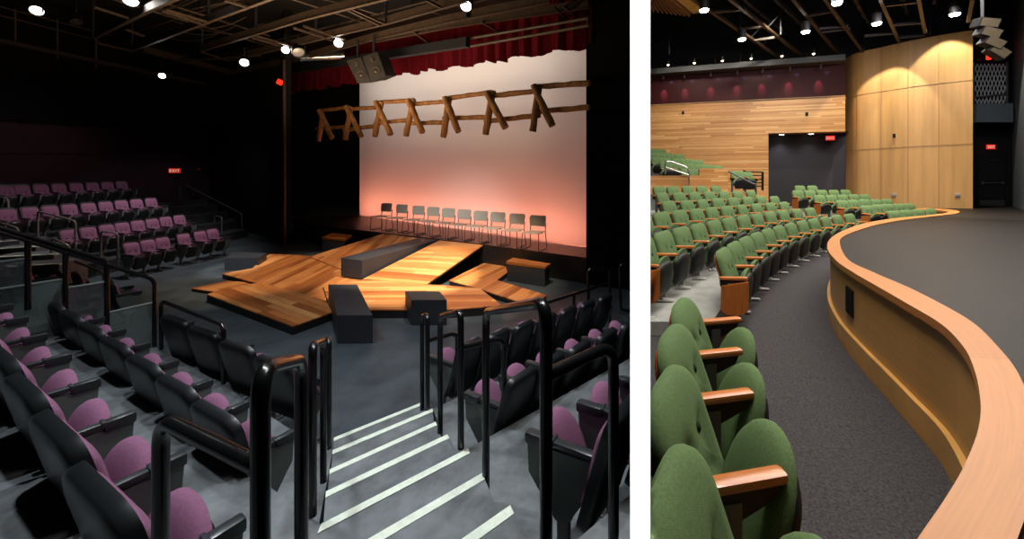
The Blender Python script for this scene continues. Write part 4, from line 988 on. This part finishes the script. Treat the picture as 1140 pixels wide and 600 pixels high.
# oxblood wall, soffit, fascia
back = -.78
zs = ZC-(66-VH)/F*16.8
ox0, ox1 = lft+WN*back-WD*.3, rgt+WN*back+WD*.3
bm = new(); prism(bm, [ox0, ox1, ox1-WN*.1, ox0-WN*.1], ztop-.3, zs+.3); struct(obj('wall_oxblood', bm, OXBLOOD, None, False), 'dark red wall above the slats')
bm = new(); prism(bm, [lft, rgt, ox1, ox0], zs, zs+.06); struct(obj('ceiling_soffit', bm, SOFFIT, None, False), 'taupe soffit over the red wall')
bm = new(); prism(bm, [lft, rgt, ox1, ox0], ztop-.08, ztop-.02); struct(obj('trim_1', bm, SOFFIT, None, False), 'ledge on top of the slat wall')
bm = new(); a_, b_ = lft+WN*.02, rgt+WN*.02; prism(bm, [a_, b_, b_-WN*.1, a_-WN*.1], zs-.03, zs+.22); struct(obj('trim_2', bm, FASCIA, None, False), 'grey fascia above the red wall')
bm = new(); a_, b_ = lft-WN*2.2-WD*2, rgt-WN*2.2+WD*9; prism(bm, [a_, b_, b_-WN*.15, a_-WN*.15], ztop, 14.5); struct(obj('wall_upper_right', bm, DKWALL, None, False), 'dark upper back wall of the right hall')
# downlights on the fascia and pin spots, with added glows for the wall reflections
for i, u in enumerate((744, 773, 804, 836, 870, 905)):
    q = wl(u)+WN*.10; t = thing('fascia_downlight', 'tiny lit downlight on the grey fascia, %s from the left' % ORD[i], 'lamp', (q.x, q.y, zs+.38), 0, 'fascia downlights')
    bm = new(); lathe(bm, [(.06, -.05), (.07, -.05), (.07, .14), (.02, .16)], 12); obj('housing', bm, RIGD, t)
    bm = new(); lathe(bm, [(.055, -.052), (.058, -.045)], 12); bmesh.ops.create_uvsphere(bm, u_segments=10, v_segments=6, radius=.055, matrix=Matrix.Translation((0, 0, -.05))); obj('bulb', bm, lamp_mat('warm bulb', (255, 226, 190), 9) if i == 0 else MATS['warm bulb'], t)
def spot(name, loc, aim, power, color, angle, blend=.3, radius=.08):
    l = bpy.data.lights.new(name, 'SPOT'); l.energy = power; l.color = color; l.spot_size = math.radians(angle); l.spot_blend = blend; l.shadow_soft_size = radius
    o = bpy.data.objects.new(name, l); o.location = loc; o.rotation_euler = (Vector(aim)-Vector(loc)).to_track_quat('-Z', 'Y').to_euler(); COL.objects.link(o); return o
def area(name, loc, aim, power, color, sx, sy, spread=180):
    l = bpy.data.lights.new(name, 'AREA'); l.shape = 'RECTANGLE'; l.size = sx; l.size_y = sy; l.energy = power; l.color = color; l.spread = math.radians(spread)
    o = bpy.data.objects.new(name, l); o.location = loc; o.rotation_euler = (Vector(aim)-Vector(loc)).to_track_quat('-Z', 'Y').to_euler(); COL.objects.link(o); return o
for i, u in enumerate((738, 762, 792, 822, 851, 882, 917)):
    q = wl(u)+WN*(back+.42); t = thing('pin_spot', 'small pin spot under the soffit, %s from the left' % ORD[i], 'lamp', (q.x, q.y, zs-.02), 0, 'pin spots under the soffit')
    bm = new(); tube(bm, [(0, 0, .02), (0, 0, -.12)], .02, 8); obj('stem', bm, GREYST, t)
    bm = new(); lathe(bm, [(.03, -.25), (.05, -.24), (.05, -.1), (.03, -.08)], 12, Matrix.Rotation(.35, 3, 'X')); obj('barrel', bm, GREYST, t)
    spot('pink_reflection', (q.x, q.y, zs-.34), (q.x-WN.x*.5, q.y-WN.y*.5, zs-1.05), 90, (1, .40, .55), 32, .8, .02)  # pink spot standing in for a ceiling light reflected in the wall
    spot('blue_glow', (q.x+.35, q.y-.1, zs-.16), (q.x-WN.x*.5+.35, q.y-WN.y*.5-.1, zs-.42), 12, (.3, .35, 1), 26, .8, .02)  # added with it for the blue glow above
# catwalk railing above the fascia
bm = None
o_ = wl(724)-WN*.6; cr = thing('catwalk_railing', 'dim catwalk railing above the grey fascia', 'railing', (o_.x, o_.y, zs+.1))
def cpt(u, dz, off=-.6): q = wl(u)+WN*off; return Vector((q.x, q.y, zs+dz))-cr.location
for dz in (.75, 1.35):
    bm = new(); tube(bm, [cpt(722, dz), cpt(938, dz)], .02, 8); obj('rail', bm, RIGD, cr)
for u in (743, 767, 797, 826, 860, 904, 938):
    bm = new(); tube(bm, [cpt(u, .06), cpt(u, 1.4)], .028, 8); obj('post', bm, BROWNST if u in (797, 826, 904, 938) else RIGD, cr)
# --- tall veneered wall
tw = [(1083, 1.0), (1045, .966), (1011, .93), (981, .89), (954, .855), (940.5, .815)]
TP = []
for u, k_ in tw: y = 14.8/k_; TP.append(Vector(((u-PX)/F*y, y)))
TP = dense(TP, 6)
bm = new(); lay = bm.loops.layers.uv.verify(); s = 0; V = []
htop = EYE_R+(208-33.5)/F*14.8
for i, p in enumerate(TP):
    if i: s += (p-TP[i-1]).length
    t = (TP[min(i+1, len(TP)-1)]-TP[max(i-1, 0)]).normalized(); nb = Vector((t.y, -t.x))*.25
    if nb.x < 0: nb = -nb
    q = p+nb
    V.append(tuple(bm.verts.new(rw(r.x, r.y, h)) for r, h in ((p, -.05), (p, htop), (q, htop), (q, -.05)))+(s,))
hh = (0, htop, htop, 0)
for i in range(len(TP)-1):
    for k_ in range(4):
        f = bm.faces.new((V[i][k_], V[i+1][k_], V[i+1][(k_+1) % 4], V[i][(k_+1) % 4]))
        for l, (ii, kk) in zip(f.loops, ((i, k_), (i+1, k_), (i+1, (k_+1) % 4), (i, (k_+1) % 4))): l[lay].uv = (hh[kk]+.72, V[ii][4])
bm.faces.new(V[0][:4]); bm.faces.new(V[-1][:4][::-1])
TW = mat('tall wall veneer', (170, 129, 78), .5, spec=.5, var=.08, scale=1.6, stretch=(3, 3, .15))
twall = struct(obj('wall_tall_veneer', bm, TW, None, True), 'tall curved veneered wall beside the stage')
# joints of the veneer sheets
tj = twall
JM = mat('veneer joint', (140, 100, 54), .6)
fn = lambda p, h: rw(p.x-.006, p.y-.006, h)-tj.location
for h in (3.3, 5.74):
    bm = new(); tube(bm, [fn(p, h) for p in TP], .007, 6); obj('horizontal_joint', bm, JM, tj)
for u in (1045, 1011, 981, 954):
    p = min(TP, key=lambda q: abs(PX+F*q.x/q.y-u)); bm = new(); tube(bm, [fn(p, .6), fn(p, htop-.01)], .007, 6); obj('vertical_joint', bm, JM, tj)
for i, (u, v) in enumerate(((995, 217), (1063.5, 217.5))):
    p = min(TP, key=lambda q: abs(PX+F*q.x/q.y-u)); bm = new(); box(bm, (p.x-.03, p.y-.03, ZC-(v-VH)/F*p.y), (.17, .05, .13), Matrix.Rotation(-.2, 3, 'Z'), .01); box(bm, (p.x-.06, p.y-.06, ZC-(v-VH)/F*p.y), (.10, .03, .05), Matrix.Rotation(-.2, 3, 'Z')); tag(obj('outlet_plate', bm, PLATE, None, False), 'grey outlet plate low on the tall veneered wall, %s' % ('nearer the seats' if i == 0 else 'nearer the door'), 'outlet')
p = min(TP, key=lambda q: abs(PX+F*q.x/q.y-995)); bm = new(); box(bm, (p.x-.03, p.y-.03, ZC-(151-VH)/F*p.y), (.09, .05, .15), None, .01); tag(obj('wall_sensor', bm, BLK, None, False), 'small black box on the tall veneered wall', 'wall box')
# --- stage side beyond the tall wall
yd = 16.5
struct(rprism('wall_door_side', [((1078-PX)/F*yd, yd), ((1135-PX)/F*yd, yd), ((1135-PX)/F*yd, yd+.2), ((1078-PX)/F*yd, yd+.2)], 0, 11.0, BLK), 'black wall with the stage door')
struct(rprism('wall_right', [((1127-PX)/F*16.5, 16.5), (14.55, 12.3), (16.3, 9), (17, 9), (20, 16.7)], HS-.02, 11.5, GREYW), 'grey side wall at the right edge')
dr = thing('stage_door', 'black stage door with steel push bar and kick plate', 'door', rw((1102-PX)/F*yd, yd-.06, HS-.02))
bm = new(); box(bm, (0, 0, 1.08), (1.15, .05, 2.16), None, .01); obj('door_leaf', bm, BLK, dr, False)
bm = new(); tube(bm, [(-.42, -.07, 1.0), (.42, -.07, 1.0)], .022, 8); box(bm, (-.42, -.05, 1.0), (.06, .08, .12)); box(bm, (.42, -.05, 1.0), (.06, .08, .08)); obj('push_bar', bm, GREYST, dr, False)
bm = new(); box(bm, (0, -.03, .14), (1.05, .01, .24)); obj('kick_plate', bm, mat('dull steel', (90, 90, 92), .35, metal=.8), dr, False)
bm = new(); box(bm, (0, -.03, 1.95), (.28, .08, .06), None, .01); obj('door_closer', bm, RIGD, dr, False)
exit_sign('red lit EXIT sign above the black stage door', at(1103, 163.5, yd-.1), .34, .19, 0, -1)
q = wl(929)-WN*.05; exit_sign('red lit EXIT sign hanging in the dark opening under the slats', (q.x-WN.x*.5, q.y-WN.y*.5, ZC-(153.5-VH)/F*(q.y+.4)), .36, .2, math.atan2(WD.y, WD.x), -1)
rpoly('balcony_front', 'grey balcony front above the black stage door', [(1087, 115), (1128, 115), (1128, 136), (1087, 136)], 15.7, .2, GREYW, 'balcony')
t = thing('folding_gate', 'steel scissor gate on the balcony above the stage door', 'gate', at(1084, 114, 15.9))
o_ = t.location
for k_ in range(2):
    bm = new()
    for i in range(9):
        for j in range(4):
            u0 = 1084+4.1*i; v0 = 71+11*j
            if k_ == 0: bar(bm, at(u0, v0, 15.9)-o_, at(u0+4.1, v0+11, 15.9)-o_, .035, .012)
            else: bar(bm, at(u0+4.1, v0, 15.87)-o_, at(u0, v0+11, 15.87)-o_, .035, .012)
    obj('lattice', bm, mat('gate steel', (150, 150, 154), .4, metal=.3) if 'gate steel' not in MATS else MATS['gate steel'], t, False)
for u in (1084, 1121):
    bm = new(); bar(bm, at(u, 69, 15.85)-o_, at(u, 116, 15.85)-o_, .05, .05); obj('gate_post', bm, GREYST, t, False)
bm = new(); bar(bm, at(1086, 108, 15.8)-o_, at(1121, 104.5, 15.8)-o_, .05, .05); obj('chain_bar', bm, GREYST, t, False)
bm = new(); lathe(bm, [(.05, -.2), (.09, -.18), (.09, .16), (.04, .2)], 12, None, at(1101, 61, 16)); tag(obj('red_lamp', bm, REDL), 'glowing red lamp above the scissor gate', 'lamp')
bm = new(); box(bm, at(1133, 153, 15.4)+Vector((-.03, -.03, 0)), (.12, .06, .2), Matrix.Rotation(.75, 3, 'Z'), .02); tag(obj('fire_alarm', bm, mat('alarm red', (170, 24, 22), .4)), 'small red fire alarm on the grey side wall', 'alarm')
# line array
la = thing('speaker_array', 'curved hanging speaker array with tan grilles at upper right', 'loudspeaker', at(1098, 20, 11))
for i, (u, v, ang) in enumerate(((1097.5, 24, .25), (1100, 34, .42), (1104.5, 44.5, .58), (1110.5, 54, .72))):
    p = at(u, v, 11)-la.location; rot = Matrix.Rotation(-.35, 3, 'Z') @ Matrix.Rotation(ang, 3, 'Y') @ Matrix.Rotation(.2, 3, 'X')
    bm = new(); box(bm, p+rot @ Vector((.12, .3, 0)), (.46, .5, .25), rot, .01); bx = obj('speaker_box', bm, BLK, la, False)
    bm = new()
    box(bm, p+rot @ Vector((.12, .04, 0)), (.40, .02, .215), rot); obj('grille', bm, TANG, bx, False)
bm = new(); tube(bm, [Vector((.1, .2, .1)), Vector((.1, .2, 2.2))], .04, 8); obj('hanging_bracket', bm, RIGD, la)
# --- ceiling, catwalks
struct(rprism('ceiling_right', [(prx(.8)+.01, .8), (8, -.5), (26, 6), (26, 24), (prx(22.5), 22.5)], 11.6, 11.8, DKWALL), 'dark ceiling over the right hall')
HCR = 6.0
def rc(u, v, dz=0.): y = F*HCR/(VR-v); return Vector(((u-PX)/F*y, y, ZC+HCR+SR*y+dz))
rg = thing('catwalk_grid', 'brown and grey steel catwalk trusses under the ceiling of the right hall', 'catwalk', rc(900, 20))
chords = [((766, -5), (870, 66)), ((808, -5), (895, 64)), ((880, -5), (934, 61)), ((916, -5), (961, 58)), ((978, -6), (1001, 46)), ((1022, -6), (1030, 36)), ((1083, -5), (1078, 24))]
for p, q in chords:
    bm = new(); a_, b_ = rc(*p)-rg.location, rc(*q)-rg.location; bar(bm, a_, b_, .10, .10); obj('lower_chord', bm, BROWNST, rg, False)
    bm = new(); bar(bm, a_+Vector((.25, -.1, 1.1)), b_+Vector((.25, -.1, 1.1)), .12, .16); obj('upper_chord', bm, GREYST, rg, False)
    bm = new()
    for i in range(7): tt_ = i/7; bar(bm, a_.lerp(b_, tt_), a_.lerp(b_, tt_+1/7)+Vector((.25, -.1, 1.1)), .035, .035)
    obj('web_bracing', bm, RIGD, rg, False)
for p, q in (((792, 14), (831, 10)), ((823, 32), (850, 30)), ((838, 45), (868, 41)), ((913, 36), (946, 32)), ((912, 32), (944, 29)), ((962, 40), (994, 37)), ((991, 28), (1028, 25)), ((986, 6), (1022, 2)), ((998, 42), (1030, 39)), ((897, 18), (925, 13))):
    bm = new(); bar(bm, rc(*p)-rg.location, rc(*q)-rg.location, .08, .08); obj('crossbar', bm, BROWNST if p[0] < 900 else GREYST, rg, False)
for u, v in ((869, 39), (897, 62), (962, 57), (824, 30), (1035, 38), (745, 60)):
    bm = new(); p = rc(u, v)-rg.location; tube(bm, [p, p+Vector((0, 0, 4.2))], .045, 8); obj('hanger', bm, RIGD, rg)
DL = [(784, 11, 'far left by the wooden ceiling reflector'), (826, 43.5, 'below the left catwalk'), (897, 35, 'above the middle of the red wall'), (932, 3, 'at the top edge of the picture'), (976, 26, 'above the tall wall corner'), (1063, 15.5, 'above the tall wall end')]
DLP = []
for u, v, w_ in DL:
    y = F*5.6/(VR-v); p = at(u, v, y); DLP.append(p)
    t = thing('can_downlight', 'lit can downlight '+w_, 'ceiling light', p, 0, 'lit can downlights')
    bm = new(); lathe(bm, [(.13, 0), (.145, 0), (.145, .34), (.08, .38)], 20); obj('can', bm, mat('dark can steel', (52, 51, 54), .45, metal=.4) if 'dark can steel' not in MATS else MATS['dark can steel'], t)
    bm = new(); lathe(bm, [(.14, .0), (.12, -.05), (.01, -.075)], 20); obj('lens', bm, LEDW, t)
    bm = new(); tube(bm, [(0, 0, .44), (0, 0, 1.6)], .025, 8); obj('stem', bm, RIGD, t)
# ceiling reflectors at the top left of the hall
def cpanel(name, label, pts, dz, m, ribs=0):
    P_ = [rc(u, v, dz) for u, v in pts]; c = P_[0].copy(); bm = new(); n = len(P_)
    A_ = [bm.verts.new(p-c) for p in P_]; B_ = [bm.verts.new(p-c+Vector((0, 0, .08))) for p in P_]
    bm.faces.new(A_); bm.faces.new(B_[::-1])
    for i in range(n): bm.faces.new((A_[i], A_[(i+1) % n], B_[(i+1) % n], B_[i]))
    for k_ in range(ribs):
        t_ = (k_+.5)/ribs; a_ = P_[0].lerp(P_[1], t_)-c; b_ = P_[3].lerp(P_[2], t_)-c; bar(bm, a_-Vector((0, 0, .05)), b_-Vector((0, 0, .05)), .05, .09)
    return tag(obj(name, bm, m, None, False, c), label, 'ceiling panel')
cpanel('ceiling_reflector', 'ribbed brown ceiling reflector in the top left corner of the right hall', [(715, -8), (742, -8), (770, 16), (715, 9)], 0, RIBW, 11)
cpanel('ceiling_reflector', 'plain golden wood ceiling reflector next to the first downlight', [(743, -8), (764, -8), (783, 13), (772, 15.5)], 0, YELW)
spot('balcony_fill', (13.0, 11.0, 8.0), (17.2, 15.7, 5.2), 380, (.9, .95, 1), 46, .8, .2)  # added lamp with no fixture, lightens the balcony front
# recess downlights
for i, u in enumerate((876, 911)):
    q = wl(u)-WN*1.1; t = thing('recess_downlight', 'small lit downlight in the dark opening, %s one' % ('left' if i == 0 else 'right'), 'lamp', (q.x, q.y, zbot-.0), 0)
    bm = new(); lathe(bm, [(.09, 0), (.11, 0), (.11, .03)], 16); lathe(bm, [(.085, -.004), (.01, -.012)], 16); obj('lens', bm, LEDB, t)
    spot('recess_light', (q.x, q.y, zbot-.06), (q.x-WN.x*.1, q.y-WN.y*.1, 0), 60 if i == 0 else 25, (.9, .92, 1), 100, .9, .05)

# ------------------------------------------------------------------ trim whatever runs through the partition
bpy.context.view_layer.update()
def trim(o, side):
    M = o.matrix_world; cs = [M @ Vector(c) for c in o.bound_box]
    f = (lambda p: p.x-prx(p.y)-.002) if side > 0 else (lambda p: plx(p.y)-p.x-.002)
    d = [f(c) for c in cs]
    if min(d) >= 0 or min(c.y for c in cs) > YF: return
    if max(d) < 0: return 'gone'
    me = o.data.copy(); bm = new(); bm.from_mesh(me); bm.transform(M)
    if side > 0: co, no = Vector((prx(PYN)+.002, PYN, 0)), Vector((1, -PRS, 0)).normalized()
    else: co, no = Vector((plx(PYN)-.002, PYN, 0)), Vector((-1, PLS, 0)).normalized()
    r = bmesh.ops.bisect_plane(bm, geom=bm.verts[:]+bm.edges[:]+bm.faces[:], plane_co=co, plane_no=no, clear_inner=True)
    ed = [e for e in r['geom_cut'] if isinstance(e, bmesh.types.BMEdge)]
    if ed: bmesh.ops.holes_fill(bm, edges=ed)
    if not bm.faces: bm.free(); return 'gone'
    bm.transform(M.inverted()); bm.to_mesh(me); bm.free(); o.data = me
gone = []; RGS = set(RG)
for o in list(COL.objects):
    if o.type != 'MESH' or o.name.startswith('wall_partition'): continue
    M = o.matrix_world; c = sum((M @ Vector(k) for k in o.bound_box), Vector())/8
    root = o
    while root.parent: root = root.parent
    rc_ = root.matrix_world.translation if root.type == 'EMPTY' else c
    mid = (plx(rc_.y)+prx(rc_.y))/2
    if trim(o, 1 if (root in RGS or rc_.x > mid) else -1) == 'gone': gone.append(o)
for o in gone:
    for k_ in o.children_recursive:
        if k_ not in gone: bpy.data.objects.remove(k_)
    bpy.data.objects.remove(o)
for o in list(COL.objects):
    if o.type == 'EMPTY' and not o.children: bpy.data.objects.remove(o)

# ------------------------------------------------------------------ lights
W_ = bpy.data.worlds.new('dark'); SC.world = W_; W_.use_nodes = True
W_.node_tree.nodes['Background'].inputs[0].default_value = (.02, .022, .026, 1); W_.node_tree.nodes['Background'].inputs[1].default_value = .0
warm, cool, neut = (1, .80, .58), (.78, .9, 1), (1, .95, .88)
# added lamp, part of neither hall, that whitens the partition end
tl = math.radians(4.0); zf0, zf1 = 3.42, 2.16; pm = (pl0+pr0)/2
zl = 4.3; ymid = PYN-(zl-(zf0+zf1)/2)*math.tan(tl)
area('partition_fill', (pm, ymid, zl), (pm, PYN, (zf0+zf1)/2), .6, (1, 1, 1), .05, .13, 2)
# left hall
def lpnt(u, v, h=0.): return L(u, v, h)
spot('deck_key', (-2.4, 8.0, 7.2), lpnt(452, 317), 5200, (1, .84, .64), 30, .5, .06)
spot('deck_key', (-6.8, 9.0, 7.2), lpnt(308, 306), 1700, (1, .80, .58), 42, .6, .06)
spot('deck_key', (-1.5, 6.6, 7.0), lpnt(520, 318), 2200, (1, .8, .58), 40, .6, .06)
spot('floor_wash', (-3.0, 5.5, 7.4), (-3.0, 5.6, 0), 320, cool, 90, .8, .3)
spot('aisle_light', (-1.2, 3.0, 7.2), (-1.0, 2.9, .6), 640, (.86, .95, 1), 70, .7, .12)
spot('near_seats_light', (-3.4, 3.2, 7.2), (-3.2, 2.8, .9), 640, (.9, .95, 1), 80, .7, .12)
spot('left_seats_light', (-5.8, 5.6, 7.2), (-5.2, 4.8, .6), 440, (.9, .95, 1), 80, .7, .12)
spot('right_seats_light', (.4, 4.2, 7.0), (.1, 4.0, .5), 320, (.95, .95, 1), 80, .7, .12)
spot('bank_light', (-10.4, 10.6, 7.0), (-13.2, 10.2, 1.0), 1350, (1, .93, .92), 74, .7, .15)
spot('chairs_fill', (-5.2, 3.4, 4.6), (-3.9, 11.8, .4), 2300, neut, 38, 1.0, .1)  # no lamp hangs here; added from the front to light the chairs
spot('fence_fill', (-3.8, 6.0, 3.2), (-3.2, 12.0, 5.0), 120, (1, .78, .5), 60, .6, .1)  # unseen extra lamp placed low to lift the logs
mid = sp(SLEN/2, -1.2, 0)
for i in range(4):
    s = SLEN*(i+.5)/4
    area('cyc_foot_light', sp(s, -.9, .75), sp(s, 0, 1.8), 56, (1, .30, .19), SLEN/4.2, .25)
area('cyc_top_light', sp(SLEN/2, -1.6, 6.4), sp(SLEN/2, 0, 4.2), 176, (1, .90, .84), SLEN*.9, .8)
spot('box_fill', (-6.5, 5.5, 7.2), (-9.2, 10.6, .3), 3200, (.92, .96, 1), 13, .6, .1)  # narrow beam added to brighten the grey box
spot('far_stair_fill', (-11.5, 12.0, 6.5), (-15.0, 15.2, 1.0), 160, (.95, .95, 1), 60, .7, .1)  # weak light added so the far stair walls show
spot('plum_fill', (-13.0, 12.5, 6.8), (-17.6, 11.0, 1.2), 90, (1, .8, .8), 80, .9, .3)  # faint extra wash put in to lift the plum wall
area('rig_fill', (-6.5, 8.6, 4.2), (-6.0, 9.0, 9), 520, (1, .72, .45), 4, 3)  # sourceless upward fill, added to make the grid beams visible
# right hall
for p in DLP:
    spot('house_downlight', p-Vector((0, 0, .12)), (p.x, p.y-1.5, 0), 500, neut, 110, .7, .15)
area('house_soft', (5.0, 6.0, 7.9), (4.0, 7.0, 1), 640, (1, .94, .86), 5, 5)
area('house_soft', (9.5, 10.0, 7.9), (9.5, 11.0, 1), 900, (1, .93, .84), 5, 5)
area('panel_fill', (1.0, 2.6, 6.2), (2.8, 3.2, 1.6), 330, (1, .94, .86), 1.2, 2.5)  # fill added from the audience side for the curved front panel
spot('near_house', (2.2, 1.6, 7.5), (1.2, 2.4, 1.2), 80, (1, .95, .88), 80, .7, .3)
for u, va, pw, dd in ((1070, 46, 1800, 1.15), (998, 74, 1500, 1.15)):
    p = min(TP, key=lambda q: abs(PX+F*q.x/q.y-u)); q = p+Vector((-.82, -.57))*dd; zl = ZC-(va-VH)/F*p.y+dd/math.tan(math.radians(36))
    spot('veneer_washer', (q.x, q.y, zl), (q.x, q.y, 0), pw, (1, .90, .70), 72, .18, .03)
spot('slat_washer', (7.5, 14.0, 9.0), (7.5, 18.2, 4.4), 900, (1, .90, .74), 90, .7, .2)
spot('slat_washer', (4.8, 14.6, 9.0), (5.0, 18.8, 4.4), 600, (1, .90, .74), 90, .7, .2)
# ------------------------------------------------------------------ camera
cam = bpy.data.cameras.new('camera'); co = bpy.data.objects.new('camera', cam); COL.objects.link(co)
co.location = (0, 0, ZC); co.rotation_euler = (PI/2, 0, 0)
cam.sensor_fit = 'HORIZONTAL'; cam.sensor_width = 36; cam.lens = 36*F/1140; cam.clip_start = .05
cam.shift_x = (570-PX)/1140; cam.shift_y = (VH-300)/1140
SC.camera = co
vs = SC.view_settings; vs.view_transform = 'Standard'; vs.look = 'None'; vs.gamma = 1; vs.exposure = 0; vs.use_curve_mapping = False
